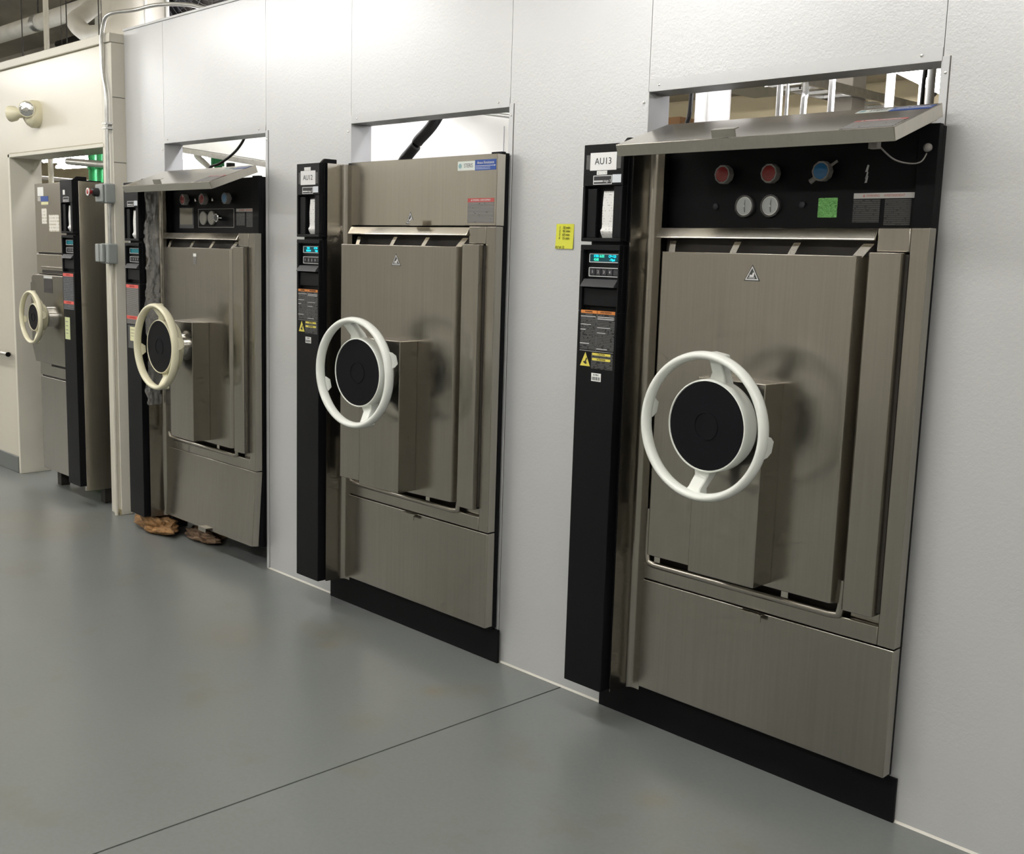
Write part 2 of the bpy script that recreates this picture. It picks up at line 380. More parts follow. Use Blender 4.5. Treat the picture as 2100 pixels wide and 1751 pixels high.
# cream wall at the far end with the post
LY = -.075
bm = bmesh.new()
prism(bm, [(-9.0, 0), (-6.45, 0), (-6.45, 2.172), (-5.018, 2.172), (-5.018, 2.72), (-9.0, 2.72)], 'y', LY, .13)
wl = struct(obj('wall_left', bm, CREAM, bev=.008), 'cream painted wall with a doorway beyond the panel wall')
bx('top_cap', CREAMT, wl, -9.0, -4.885, LY - .012, .14, 2.722, 2.772, bev=.004)
post = struct(obj('trim_1', (lambda b: (box(b, -5.018, -4.885, LY - .004, .13, 0, 2.72), b)[1])(bmesh.new()), CREAMT, bev=.004), 'cream painted post between the doorway and the panel wall')
for z in (2.42, 2.06): bx('joint', SEAM, post, -4.8855, -4.8842, LY, -.002, z, z + .004)
bx('corner_bead', CREAMT, post, -4.975, -4.962, LY - .009, LY - .004, 0, 2.72, bev=.003)
bx('scuffed_foot', mat('stained_paint', (.42, .36, .22), .7, var=(40, 5, .5)), post, -4.96, -4.885, LY - .0065, LY - .003, 0, .035)
tr = bmesh.new(); box(tr, -6.475, -6.445, LY - .008, .13, 0, 2.172); box(tr, -6.475, -5.0, LY - .008, .13, 2.150, 2.172)
struct(obj('trim_2', tr, CREAMT, bev=.003), 'cream casing round the doorway of the far machine')
struct(bx('baseboard_left', mat('grey_vinyl_base', (.16, .17, .165), .5), None, -9.0, -6.48, LY - .012, LY, 0, .115, bev=.003), 'grey vinyl baseboard on the cream wall')

# ------------------------------------------------------------------ lamps of the shop (in front of the wall, overhead)
def shop_lamp(x, y, z, L, Wd, label, m=None, grp=None):
    t = thing('ceiling_light', label, 'light', (x, y, z), grp)
    bx('housing', LAMPM, t, -L / 2, L / 2, -.055, .055, 0, .07, bev=.005)
    bx('diffuser', m or TUBE_MAIN, t, -L / 2 + .02, L / 2 - .02, -Wd / 2 + .03, Wd / 2 - .03, -.030, 0)
    for s in (-1, 1):
        bm = bmesh.new(); tube(bm, [(s * L * .4, 0, .07), (s * L * .4, 0, 4.75 - z)], .004, 6); obj('hanger_rod', bm, DARKS, t)
for x in (-17.2, -13.2, -9.2, -5.2, -1.2, 2.8): shop_lamp(x, -1.5, 3.17, 2.4, .30, 'long fluorescent lamp of the row hung close in front of the sterilizer wall', grp='lamps near the wall')  # leftmost lamp added out of view to brighten the doorway machine's steel
for x in (-21.9, -17.6, -13.3, -9.0, -4.7, -.4, 3.9): shop_lamp(x, -4.6, 3.45, 2.4, .30, 'long fluorescent lamp of the row hung over the middle of the shop floor', TUBE_FAR, grp='lamps over the middle of the floor')  # two leftmost lamps likewise added for the doorway machine's reflections

# ------------------------------------------------------------------ handwheel
def handwheel(parent, c, Rw, ang, m, xf, hub_r=.137, hub_back=None, face_y=None):
    """c: centre of the rim; the face looks to -y"""
    cx, cy, cz = c; k = Rw / .2196
    fy = face_y if face_y is not None else cy + .016
    hb = hub_back if hub_back is not None else fy + .078
    tr_, td = .0125 * k, .021 * k; Rm = Rw - tr_
    bm = bmesh.new(); prev = None; first = None; n = 72; s = 12
    for i in range(n):
        a = 2 * math.pi * i / n
        ring = [bm.verts.new((cx + (Rm + tr_ * math.cos(t)) * math.cos(a), cy + td * math.sin(t), cz + (Rm + tr_ * math.cos(t)) * math.sin(a))) for t in [2 * math.pi * j / s for j in range(s)]]
        if prev:
            for j in range(s): bm.faces.new((prev[j], prev[(j + 1) % s], ring[(j + 1) % s], ring[j]))
        else: first = ring
        prev = ring
    for j in range(s): bm.faces.new((prev[j], prev[(j + 1) % s], first[(j + 1) % s], first[j]))
    hw = obj('handwheel', bm, m, parent, smooth=60, xf=xf)
    bm = bmesh.new(); r = hub_r
    lathe(bm, [(r * .55, hb + .004), (r * .80, hb), (r * .96, hb - .012), (r, hb - .03), (r, fy + .004), (r - .002, fy), (r - .005, fy - .001), (r - .0065, fy + .002), (r - .0065, fy + .010)], (cx, 0, cz), seg=56)
    obj('hub', bm, m, hw, smooth=35, xf=xf)
    bm = bmesh.new(); rp = r - .0068
    lathe(bm, [(rp, fy + .010), (rp, fy + .002), (r * .31, fy + .0012), (r * .305, fy - .0006), (r * .285, fy - .0006), (r * .28, fy + .0014), (.004, fy + .0016)], (cx, 0, cz), seg=48)
    obj('hub_cap', bm, BLACKR, hw, smooth=25, xf=xf)
    for b in (90 - ang * .85, 270 - ang * .85):
        A = R(b); d = Vector((math.cos(A), 0, math.sin(A))); q = Vector((-math.sin(A), 0, math.cos(A)))
        bm = bmesh.new(); P0 = Vector((cx, 0, cz))
        rows = []
        for rr, wd, y0, y1 in ((r * .93, .031 * k, fy + .018, fy + .062), (r * 1.12, .023 * k, fy + .018, fy + .058), (Rm - .02 * k, .021 * k, cy + .010, cy + .048 * k), (Rm - .002 * k, .028 * k, cy + .002, cy + .044 * k), (Rm + .010 * k, .024 * k, cy + .010, cy + .042 * k)):
            rows.append([bm.verts.new(P0 + d * rr + q * sgn * wd + Vector((0, yy, 0))) for sgn, yy in ((-1, y0), (1, y0), (1, y1), (-1, y1))])
        for a_, b_ in zip(rows, rows[1:]):
            for j in range(4): bm.faces.new((a_[j], a_[(j + 1) % 4], b_[(j + 1) % 4], b_[j]))
        bm.faces.new(rows[0]); bm.faces.new(rows[-1][::-1])
        obj('spoke', bm, m, hw, bev=.004 * k, xf=xf)
    for b in (-ang, 180 - ang):
        A = R(b); d = Vector((math.cos(A), 0, math.sin(A))); q = Vector((-math.sin(A), 0, math.cos(A))); bm = bmesh.new(); P0 = Vector((cx, 0, cz)); rows = []
        for yy, wd, r0, r1 in ((cy + .005, .034 * k, -.008 * k, .010 * k), (cy + .022 * k, .030 * k, -.010 * k, .011 * k), (cy + .036 * k, .020 * k, -.009 * k, .010 * k), (cy + .042 * k, .018 * k, -.008 * k, .009 * k)):
            rows.append([bm.verts.new(P0 + d * (Rm + rr) + q * s2 * wd + Vector((0, yy, 0))) for s2, rr in ((-1, r0), (1, r0), (1, r1), (-1, r1))])
        for a_, b_ in zip(rows, rows[1:]):
            for j in range(4): bm.faces.new((a_[j], a_[(j + 1) % 4], b_[(j + 1) % 4], b_[j]))
        bm.faces.new(rows[0]); bm.faces.new(rows[-1][::-1])
        obj('grip_lug', bm, m, hw, bev=.003 * k, xf=xf)
    return hw

# ------------------------------------------------------------------ control column
def tri_prism(bm, cx, zb, wd, h, y0, y1): prism(bm, [(cx - wd / 2, zb), (cx + wd / 2, zb), (cx, zb + h)], 'y', y0, y1)
def control_column(t, ver):
    """front face at y=-.19; x from -1.155 to -.985"""
    X0, X1, Yf = -1.155, -.985, -.19
    bm = bmesh.new()
    box(bm, X0, X1, Yf, -.012, .137, 1.428)                                   # plain shaft
    box(bm, X0, X1, Yf + .020, -.012, 1.428, 1.645)                           # back of the display recess
    box(bm, X0, X1, Yf, Yf + .020, 1.628, 1.645); box(bm, X0, -1.142, Yf, Yf + .020, 1.428, 1.628); box(bm, -.9905, X1, Yf, Yf + .02, 1.428, 1.628)
    col = obj('control_column', bm, BLACK, t, bev=.002)
    bx('column_spine', BLACKM, col, X0 + .03, X1 - .004, Yf + .02, -.014, 1.640, 1.662)
    bm = bmesh.new()
    box(bm, X0, X1, Yf + .026, -.012, 1.656, 1.966)
    box(bm, X0, X1, Yf, Yf + .026, 1.834, 1.966); box(bm, X0, X1, Yf, Yf + .026, 1.656, 1.668)
    box(bm, X0, -1.145, Yf, Yf + .026, 1.668, 1.834); box(bm, -.993, X1, Yf, Yf + .026, 1.668, 1.834)
    box(bm, -1.137, -1.098, Yf + .006, Yf + .026, 1.668, 1.826); box(bm, -1.024, -.993, Yf + .004, Yf + .026, 1.668, 1.834)
    obj('printer_housing', bm, GREYP if False else BLACK, col, bev=.002)
    prism_t = bmesh.new(); prism(prism_t, [(Yf + .01, 1.966), (Yf + .09, 1.966), (Yf + .09, 1.985), (Yf + .03, 1.985)], 'x', X1 - .016, X1); obj('hinge_cap', prism_t, BLACK, col, bev=.002)
    bm = bmesh.new(); pts = curve_pts([(0, Yf + .021, 1.818), (0, Yf + .016, 1.76), (0, Yf + .017, 1.705), (0, Yf + .010, 1.690), (0, Yf + .022, 1.668)], 5)
    a = [bm.verts.new((-1.080, p.y, p.z)) for p in pts]; b = [bm.verts.new((-1.028, p.y, p.z)) for p in pts]
    a2 = [bm.verts.new((-1.080, p.y + .0006, p.z)) for p in pts]; b2 = [bm.verts.new((-1.028, p.y + .0006, p.z)) for p in pts]
    for i in range(len(pts) - 1):
        bm.faces.new((a[i], b[i], b[i + 1], a[i + 1])); bm.faces.new((a2[i], a2[i + 1], b2[i + 1], b2[i]))
        bm.faces.new((a[i], a[i + 1], a2[i + 1], a2[i])); bm.faces.new((b[i], b2[i], b2[i + 1], b[i + 1]))
    bm.faces.new((a[0], a2[0], b2[0], b[0])); bm.faces.new((a[-1], b[-1], b2[-1], a2[-1]))
    obj('printer_paper', bm, TXT_PAPER, col, smooth=50)
    e = .0008
    # name label with tape
    if ver in ('AU13', 'AU12'):
        lx0, lx1, lz0, lz1 = (-1.125, -1.013, 1.883, 1.939) if ver == 'AU13' else (-1.122, -1.012, 1.876, 1.935)
        bx('clear_tape', TAPEC, col, lx0 - .018, lx1 + .018, Yf - e * .6, Yf, lz0 + .004, lz1 - .006)
        bx('name_label', PAPERG, col, lx0, lx1, Yf - 2 * e, Yf - e * .6, lz0, lz1)
        text('lettering', ver, .030, INK, col, ((lx0 + lx1) / 2, Yf - 2 * e, (lz0 + lz1) / 2), 1.02)
        if ver == 'AU13': bx('small_label', TXT_PAPER, col, -1.096, -1.052, Yf - e, Yf, 1.869, 1.8815)
        else: bx('small_label', TXT_PAPER, col, -1.096, -1.048, Yf - e, Yf, 1.936, 1.950)
    elif ver == 'AU10': bx('small_label', PAPER, col, -1.112, -1.084, Yf - e, Yf, 1.880, 1.908)
    bm = bmesh.new(); frame_y(bm, rrect(-1.110, -1.030, 1.838, 1.867, .002, 2), rrect(-1.1075, -1.0325, 1.8405, 1.8645, .001, 2), Yf - 1.6 * e, Yf); obj('badge_border', bm, WINK, col)
    bx('badge', INK, col, -1.1075, -1.0325, Yf - e, Yf, 1.8405, 1.8645)
    bx('badge_stripe', WINK, col, -1.1075, -1.068, Yf - 1.5 * e, Yf - e, 1.846, 1.851)
    text('badge_lettering', 'stage 3', .0125, WINK, col, (-1.050, Yf - e, 1.849), .85)
    if ver != 'AU10': bx('side_label', mat('pale_blue_paper', (.62, .66, .70), .5), col, -1.0285, -.992, Yf - e, Yf, 1.843, 1.8685)
    # display
    yd = Yf + .020
    bm = bmesh.new(); frame_y(bm, rrect(-1.129, -.994, 1.588, 1.617, .003, 3), rrect(-1.1265, -.9965, 1.5905, 1.6145, .002, 3), yd - .004, yd); obj('display_border', bm, WINK, col)
    bx('display_screen', DISP, col, -1.1265, -.9965, yd - .002, yd, 1.5905, 1.6145)
    if ver == 'AU13':
        for s, x, z, m_ in (('STER', -1.110, 1.6085, DISPC), ('ILIZE', -1.0855, 1.6085, DISPG), ('CP=123', -1.046, 1.6085, DISPC), ('42:02', -1.110, 1.5975, DISPG), ('-19psi', -1.042, 1.5975, DISPC)):
            text('display_lettering', s, .0115, m_, col, (x, yd - .002, z), .85, 'LEFT')
    elif ver == 'AU12':
        for s, x, z in (('IDLE', -1.100, 1.6085), ('CY 04', -1.048, 1.6085), ('02:36:14', -1.106, 1.5975), ('4 Jun', -1.040, 1.5975)):
            text('display_lettering', s, .0115, DISPC, col, (x, yd - .002, z), .85, 'LEFT')
    else: bx('display_glow', DISPD, col, -1.115, -1.0, yd - .0025, yd - .002, 1.593, 1.612)
    bm = bmesh.new(); frame_y(bm, rrect(-1.129, -.994, 1.542, 1.572, .003, 3), rrect(-1.1265, -.9965, 1.5445, 1.5695, .002, 3), yd - .004, yd); obj('keypad_border', bm, WINK, col)
    for i in range(5):
        kx = -1.1235 + i * .0253; kw = .0215 if i < 4 else .0235
        bm = bmesh.new(); prism(bm, rrect(kx, kx + kw, 1.5470, 1.5670, .0025, 3), 'y', yd - .004, yd); obj('key', bm, GREYP, col)
        if i < 4: text('key_numeral', str(i + 1), .0135, WINK, col, (kx + kw / 2, yd - .004, 1.557), .9)
        else: text('key_lettering', 'START', .0058, GREYINK, col, (kx + kw / 2, yd - .004, 1.557), .9)
    bm = bmesh.new(); prism(bm, [(Yf + .02, 1.534), (Yf + .004, 1.534), (Yf - .014, 1.512), (Yf - .014, 1.508), (Yf + .02, 1.508)], 'x', -1.138, -.992); obj('flap_handle', bm, GREYP, col, bev=.001)
    bx('storage_flap', BLACK, col, -1.138, -.994, Yf + .006, Yf + .02, 1.446, 1.505, bev=.002)
    # warnings
    if ver in ('AU13', 'AU12'):
        for a, b, s in ((-1.141, -1.0705, 'WARNING'), (-1.0685, -.992, 'AVERTISSEMENT')):
            o = bx('warning_label', ORANGE, col, a, b, Yf - e, Yf, 1.421, 1.4315); text('warning_lettering', s, .0085, INK, col, ((a + b) / 2, Yf - e, 1.4263), .8)
            bx('warning_print', TXT_DARK, col, a, b, Yf - e * .6, Yf, 1.302, 1.421)
        for a, b, zz in ((-1.141, -1.075, 1.411), (-1.141, -1.095, 1.384), (-1.141, -1.118, 1.367), (-1.141, -1.100, 1.321), (-1.0665, -.996, 1.411), (-1.0665, -.996, 1.405), (-1.0665, -1.010, 1.376), (-1.0665, -1.030, 1.359), (-1.0665, -1.020, 1.306)):
            bx('warning_heading', WINK, col, a, b, Yf - e, Yf - e * .6, zz - .0011, zz + .0011)
        bx('divider_line', GREYINK, col, -1.0702, -1.0692, Yf - e, Yf, 1.298, 1.421); bx('divider_line', WINK, col, -1.141, -.994, Yf - e, Yf, 1.2965, 1.2975)
        for zz, s in ((1.284, 'CAUTION'), (1.267, 'ATTENTION')):
            bx('caution_label', YELLOW, col, -1.084, -1.004, Yf - e, Yf, zz, zz + .008); text('caution_lettering', s, .0075, INK, col, (-1.044, Yf - e, zz + .004), .9)
        bx('caution_print', TXT_DARK, col, -1.088, -.994, Yf - e * .6, Yf, 1.240, 1.292)
        bm = bmesh.new(); tri_prism(bm, -1.1145, 1.2455, .044, .046, Yf - e, Yf); obj('caution_triangle', bm, YELLOW, col)
        bm = bmesh.new(); prism(bm, [(-1.124, 1.259), (-1.113, 1.252), (-1.106, 1.254), (-1.110, 1.262), (-1.105, 1.272), (-1.109, 1.274), (-1.115, 1.262)], 'y', Yf - 1.6 * e, Yf - e); obj('caution_symbol', bm, INK, col)
        bx('barcode_label', PAPER, col, -1.084, -1.042, Yf - e, Yf, 1.198, 1.225)
        text('barcode_lettering', '0119811', .0075, INK, col, (-1.063, Yf - e, 1.219), .95)
        for i in range(9): bx('barcode_bar', INK, col, -1.081 + i * .004, -1.081 + i * .004 + (.0024 if i % 3 else .0015), Yf - 1.4 * e, Yf - e, 1.2015, 1.2125)
    else:
        for zz in (1.402, 1.238 if ver == 'AU10' else 1.232):
            bx('warning_label', mat('red_orange_print', (.72, .12, .10), .4), col, -1.146, -1.0, Yf - e, Yf, zz, zz + .018); text('warning_lettering', 'ATTENTION' if zz < 1.3 else 'WARNING', .014, REDL, col, (-1.073, Yf - e, zz + .009), .9)
        if ver == 'AU11':
            bx('note_sleeve', TAPEC, col, -1.135, -1.0, Yf - 1.2 * e, Yf, 1.072, 1.200)
            bx('pencilled_note', PNOTE, col, -1.108, -1.030, Yf - 2.2 * e, Yf - 1.3 * e, 1.113, 1.190)
            for zz in (1.172, 1.155, 1.138): bx('note_writing', GREYINK, col, -1.100, -1.050, Yf - 2.8 * e, Yf - 2.2 * e, zz, zz + .0025)
        bx('warning_print', TXT_BLUEG if ver == 'AU10' else TXT_GREY, col, -1.146, -1.0, Yf - e * .6, Yf, 1.205, 1.402)
    return col

# ------------------------------------------------------------------ hot surface symbol
def hot_symbol(par, cx, zb, y, s=1., xf=None):
    bm = bmesh.new(); tri_prism(bm, cx, zb, .056 * s, .049 * s, y - .0008, y); o = obj('hot_surface_symbol', bm, mat('symbol_dark', (.05, .05, .045), .4), par, xf=xf)
    bm = bmesh.new()
    A = [(cx - .0235 * s, zb + .003 * s), (cx + .0235 * s, zb + .003 * s), (cx, zb + .044 * s)]; Bq = [(cx - .019 * s, zb + .006 * s), (cx + .019 * s, zb + .006 * s), (cx, zb + .039 * s)]
    frame_y(bm, A, Bq, y - .0013, y - .0008); obj('symbol_border', bm, WINK, par, xf=xf)
    bm = bmesh.new(); prism(bm, [(cx - .009 * s, zb + .012 * s), (cx + .006 * s, zb + .012 * s), (cx + .008 * s, zb + .024 * s), (cx + .003 * s, zb + .026 * s), (cx, zb + .018 * s), (cx - .008 * s, zb + .019 * s)], 'y', y - .0013, y - .0008)
    box(bm, cx - .012 * s, cx + .010 * s, y - .0013, y - .0008, zb + .0085 * s, zb + .0105 * s); obj('symbol_hand', bm, WINK, par, xf=xf)

# ------------------------------------------------------------------ large sterilizer
FX0, FX1 = -.918, -.012
def flap_panel(t, tilt):
    """top cover: closed (tilt 0) it hangs from z=1.972 at y=-.03; tilt swings it out and up about its top edge"""
    piv = Vector((0, -.030 if tilt == 0 else -.050, 1.972 if tilt == 0 else 1.996))
    M = Matrix.Translation(piv) @ Matrix.Rotation(R(-tilt), 4, 'X')
    L, T = .262, .042 if tilt == 0 else .036
    bm = bmesh.new()
    # a folded pan: outer skin with return lips
    box(bm, FX0, FX1, -T, -T + .003, -L, 0)
    box(bm, FX0, FX0 + .003, -T, 0, -L, 0); box(bm, FX1 - .003, FX1, -T, 0, -L, 0); box(bm, FX0, FX1, -T, 0, -L, -L + .003); box(bm, FX0, FX1, -T, 0, -.003, 0)
    f = obj('top_cover', bm, STEELB, t, bev=.0018, xf=M)  # paler steel puts the cover's brighter reflection into its colour
    hx = -.45
    bm = bmesh.new(); prism(bm, [(-T - .001, -L - .001), (-T - .024, -L - .001), (-T - .024, -L + .020), (-T - .021, -L + .020), (-T - .021, -L + .002), (-T - .001, -L + .002)], 'x', hx - .04, hx + .04)
    if tilt: bmesh.ops.translate(bm, verts=bm.verts, vec=(-.07, 0, 0))
    obj('cover_handle', bm, STEELB, f, xf=M)
    e = .0008; y = -T
    zt = -.022
    bx('maker_label', mat('silver_label', (.62, .66, .62), .35), f, -.232, -.134, y - e, y, zt - .034, zt, xf=M)
    bm = bmesh.new(); lathe(bm, [(.009, y - e), (.009, y - 1.8 * e)], (-.218, 0, zt - .017), seg=16); obj('maker_emblem', bm, mat('teal_grey_print', (.22, .36, .38), .4), f, xf=M)
    text('maker_lettering', 'STERIS', .022, GREYINK, f, (-.171, y - e, zt - .017), .82, xf=M)
    bx('series_label', BLUEL, f, -.134, -.012 - .006, y - e, y, zt - .036, zt + .003, xf=M)
    text('series_lettering', 'Amsco Renaissance', .0150, WINK, f, (-.076, y - e, zt - .008), .78, slant=.2, xf=M)
    bx('series_line', WINK, f, -.130, -.024, y - 1.5 * e, y - e, zt - .0205, zt - .0185, xf=M)
    bx('series_print', TXT_BLUE, f, -.130, -.050, y - 1.5 * e, y - e, zt - .0315, zt - .0245, xf=M)
    bm = bmesh.new(); prism(bm, [(-.026, zt - .0225), (-.020, zt - .0195), (-.026, zt - .0165)], 'y', y - 1.5 * e, y - e); obj('series_arrow', bm, WINK, f, xf=M)
    bx('warning_header', REDL, f, -.170, -.024, y - e, y, -.175, -.160, xf=M)
    text('warning_lettering', '\u25B2 WARNING  AVERTISSEMENT', .0098, WINK, f, (-.097, y - e, -.1675), .80, xf=M)
    bx('warning_print', TXT_GREY, f, -.170, -.024, y - e, y, -.252, -.175, xf=M)
    if tilt == 0: hot_symbol(f, -.515, -.256, y, 1., M)
    return f

def sterilizer(name_txt, loc, label, wheel_m, wheel_ang, door_ang=0., flap_tilt=0., kick=True, low_tilt=0., ver='new'):
    t = thing('steam_sterilizer', label, 'sterilizer', loc, 'large steam sterilizers in the panel wall')
    dz = loc[2]
    if kick: bx('kick_plate', BLACKM, t, -1.142, 0, -.012, -.001, 0, .135, bev=.001)
    bm = bmesh.new()
    box(bm, -1.04, -.06, .002, .75, .15, 1.93)
    box(bm, -.985, -.022, -.020, -.001, .140, 1.978)
    box(bm, -.078, -.022, -.042, -.020, .140, 1.982); box(bm, -.985, -.935, -.040, -.020, .140, 1.975)
    if not kick:
        for x in (-.98, -.13): box(bm, x, x + .05, .22, .27, -dz, .15); box(bm, x, x + .05, .6, .65, -dz, .15)
    cab = obj('cabinet', bm, BLACKM, t, bev=.0015)
    control_column(t, name_txt)
    # stainless side fairing: goes back beside the column and turns into the front with a radius
    prof = [(-.972, -.158), (-.967, -.085)]
    for k in range(7):
        a = R(180 + 90 * k / 6) if False else R(90 * k / 6)
        prof.append((-.967 + .022 * (1 - math.cos(a)), -.085 + .022 * math.sin(a)))
    prof.append((-.918, -.063))
    inner = [(x + .0025, y - .0025) for x, y in prof[::-1]]; inner[0] = (-.918, -.066); inner[-1] = (-.9695, -.158)
    bm = bmesh.new(); prism(bm, prof + inner, 'z', .137, 1.966); obj('side_fairing', bm, STEEL, t, smooth=35)
    bx('fairing_filler', BLACKM, t, -.985, -.969, -.15, -.02, .145, 1.955)
    # door frame
    bm = bmesh.new()
    box(bm, -.0645, FX1, -.072, -.032, .537, 1.708)
    box(bm, FX0, -.0645, -.072, -.032, .537, .592)
    box(bm, -.160, -.0645, -.072, -.032, 1.642, 1.708)
    box(bm, -.0645 - .10, -.0645, -.050, -.032, .592, 1.642)
    obj('door_frame', bm, STEEL, t, bev=.003)
    bx('door_pocket', DARKIN, t, FX0, -.0645, -.034, -.021, .590, 1.700)  # dark plate painting the shade of a deeper pocket
    # rolled pocket lip along the foot and left side
    bm = bmesh.new(); tube(bm, curve_pts([(-.907, -.066, .78), (-.907, -.068, .66), (-.902, -.070, .608), (-.885, -.071, .594), (-.80, -.071, .592), (-.30, -.071, .592), (-.205, -.071, .594), (-.186, -.070, .610), (-.182, -.066, .70)], 6), .0125, 12)
    obj('pocket_lip', bm, STEEL, t, smooth=60)
    bm = bmesh.new(); prism(bm, [(-.030, 1.706), (-.066, 1.706), (-.083, 1.677), (-.083, 1.672), (-.030, 1.672)], 'x', -.926, -.1625); obj('header_rail', bm, STEELB, t, bev=.002)
    # hinge cover
    bm = bmesh.new(); prism(bm, [(-.170, -.05), (-.170, -.094), (-.163, -.101), (-.090, -.101), (-.076, -.096), (-.073, -.088), (-.073, -.05)], 'z', .622, 1.640); obj('hinge_cover', bm, STEEL, t, bev=.0015)
    bx('hinge_slot', DARKIN, t, -.0735, -.0645, -.0722, -.03, .63, 1.636)  # dark filler strip standing in for the shade of the slot
    # lower access panel
    Ml = Matrix.Translation((0, -.032, .533)) @ Matrix.Rotation(R(low_tilt), 4, 'X')
    lp = bx('lower_panel', STEEL, t, FX0, FX1, -.040, 0, -.380, 0, bev=.0025, xf=Ml)
    bm = bmesh.new(); hz = -.005 if kick else -.372
    prism(bm, [(-.040, hz + .004), (-.062, hz + .004), (-.062, hz - .018), (-.059, hz - .018), (-.059, hz + .001), (-.040, hz + .001)], 'x', -.515, -.437); obj('panel_handle', bm, STEEL, lp, xf=Ml)
    # door, with everything that swings with it
    MD = Matrix.Translation((-.190, -.06, 0)) @ Matrix.Rotation(R(door_ang), 4, 'Z') @ Matrix.Translation((.190, .06, 0))
    bm = bmesh.new(); prism(bm, [(-.888, -.048), (-.888, -.094), (-.882, -.1), (-.209, -.1), (-.204, -.097), (-.180, -.048)], 'z', .630, 1.630)
    d = obj('door', bm, STEEL, t, bev=.002, xf=MD)
    bx('handle_box', STEEL, d, -.646, -.406, -.196, -.0985, .645, 1.256, bev=.003, xf=MD)
    if name_txt in ('AU12', 'AU13'): hot_symbol(d, -.539, 1.548, -.1, 1., MD)
    else:
        bx('door_tag', PAPER, d, -.560, -.528, -.1009, -.1, 1.585, 1.600, xf=MD); bx('door_tag', TXT_GREY, d, -.560, -.528, -.1008, -.1, 1.545, 1.585, xf=MD)
    bm = bmesh.new(); lathe(bm, [(.062, -.196), (.062, -.222), (.075, -.226), (.075, -.246), (.06, -.25)], (-.521, 0, 1.130), seg=32); obj('wheel_boss', bm, CHROME if wheel_m is WHEELC else wheel_m, d, smooth=35, xf=MD)
    handwheel(t, (-.5215, -.332, 1.129), .2196, wheel_ang, wheel_m, MD)
    # little door catches on top of the pocket
    for cx, lean in ((-.860, .012), (-.628, -.004), (-.425, -.008), (-.212, -.022)):
        bm = bmesh.new(); ww = .012 if abs(lean) < .02 else .017
        lo = [bm.verts.new((cx + s * ww, yy, 1.626)) for s, yy in ((-1, -.082), (1, -.082), (1, -.078), (-1, -.078))]
        hi = [bm.verts.new((cx + s * ww - lean, yy, 1.664)) for s, yy in ((-1, -.060), (1, -.060), (1, -.056), (-1, -.056))]
        bm.faces.new(lo[::-1]); bm.faces.new(hi)
        for j in range(4): bm.faces.new((lo[j], lo[(j + 1) % 4], hi[(j + 1) % 4], hi[j]))
        obj('door_catch', bm, STEELB, t)
    for cx in (-.86, -.37):
        bx('lower_catch', STEELB, t, cx - .012, cx + .012, -.075, -.070, .600, .622)
    fp = flap_panel(t, flap_tilt)
    e = .0008; yp = -.0202
    if flap_tilt:
        def knob(cx, cz, m, r=.029, dep=.040):
            bm = bmesh.new(); n = 8; pr = []
            lathe(bm, [(.008, yp), (.008, yp - .012), (r * .92, yp - .014), (r, yp - .018), (r, yp - dep + .003), (r * .97, yp - dep), (r * .82, yp - dep), (r * .80, yp - dep + .003), (.002, yp - dep + .003)], (cx, 0, cz), seg=10); k = obj('valve_knob', bm, KNOBG, t, smooth=25)
            bm = bmesh.new(); lathe(bm, [(r * .80, yp - dep + .004), (r * .78, yp - dep + .0005), (r * .35, yp - dep - .002), (.002, yp - dep - .001)], (cx, 0, cz), seg=24); obj('knob_face', bm, m, k, smooth=40)
            return k
        def gauge(cx, cz, r, ring=True):
            bm = bmesh.new(); lathe(bm, [(r, yp), (r, yp - .006), (r * .96, yp - .009), (r * .80, yp - .009), (r * .80, yp - .004), (.002, yp - .004)], (cx, 0, cz), seg=36); gk = obj('pressure_gauge', bm, GLASSY, t, smooth=35)
            bm = bmesh.new(); lathe(bm, [(r * .80, yp - .004), (r * .80, yp - .0065), (.002, yp - .0065)], (cx, 0, cz), seg=36); obj('dial_face', bm, DIAL, gk)
            bm = bmesh.new(); lathe(bm, [(r * .80, yp - .0066), (r * .80, yp - .0080), (r * .74, yp - .0080), (r * .74, yp - .0066)], (cx, 0, cz), seg=36, close=False); obj('dial_ring', bm, mat('bright_dial_ring', (.8, .82, .82), .15, metal=1), gk, smooth=40)
            bm = bmesh.new(); lathe(bm, [(.003, yp - .0065), (.003, yp - .0095), (.001, yp - .0095)], (cx, 0, cz), seg=12); obj('dial_pin', bm, WINK, gk)
            bm = bmesh.new(); prism(bm, [(cx - .0012, cz), (cx + .0012, cz), (cx + .004, cz - r * .5), (cx + .002, cz - r * .55)], 'y', yp - .0085, yp - .0070); prism(bm, [(cx - .001, cz), (cx + .001, cz), (cx + .002, cz + r * .55)], 'y', yp - .0085, yp - .0070); obj('dial_needle', bm, GREYINK, gk)
        if ver == 'new':
            k1 = knob(-.698, 1.868, RED); k2 = knob(-.531, 1.866, RED); k3 = knob(-.358, 1.867, BLUE)
            bm = bmesh.new(); tube(bm, [(-.362, yp - .024, 1.862), (-.395, yp - .030, 1.838)], [.005, .0085], 8); tube(bm, [(-.350, yp - .022, 1.875), (-.318, yp - .020, 1.895)], [.005, .004], 8); obj('knob_lever', bm, KNOBG, k3, smooth=60)
            gauge(-.632, 1.773, .035); gauge(-.540, 1.773, .035)
            for cx, cz in ((-.741, 1.773), (-.432, 1.776)):
                bm = bmesh.new(); lathe(bm, [(.010, yp), (.010, yp - .006), (.006, yp - .010), (.001, yp - .011)], (cx, 0, cz), seg=12); obj('panel_plug', bm, GREYP, t, smooth=40)
            bm = bmesh.new(); prism(bm, rrect(-.381, -.319, 1.738, 1.794, .002, 2), 'y', yp - e, yp); obj('green_sticker', bm, GREENST, t)
            wl0, wl1, wz0, wz1 = -.269, -.087, 1.716, 1.805
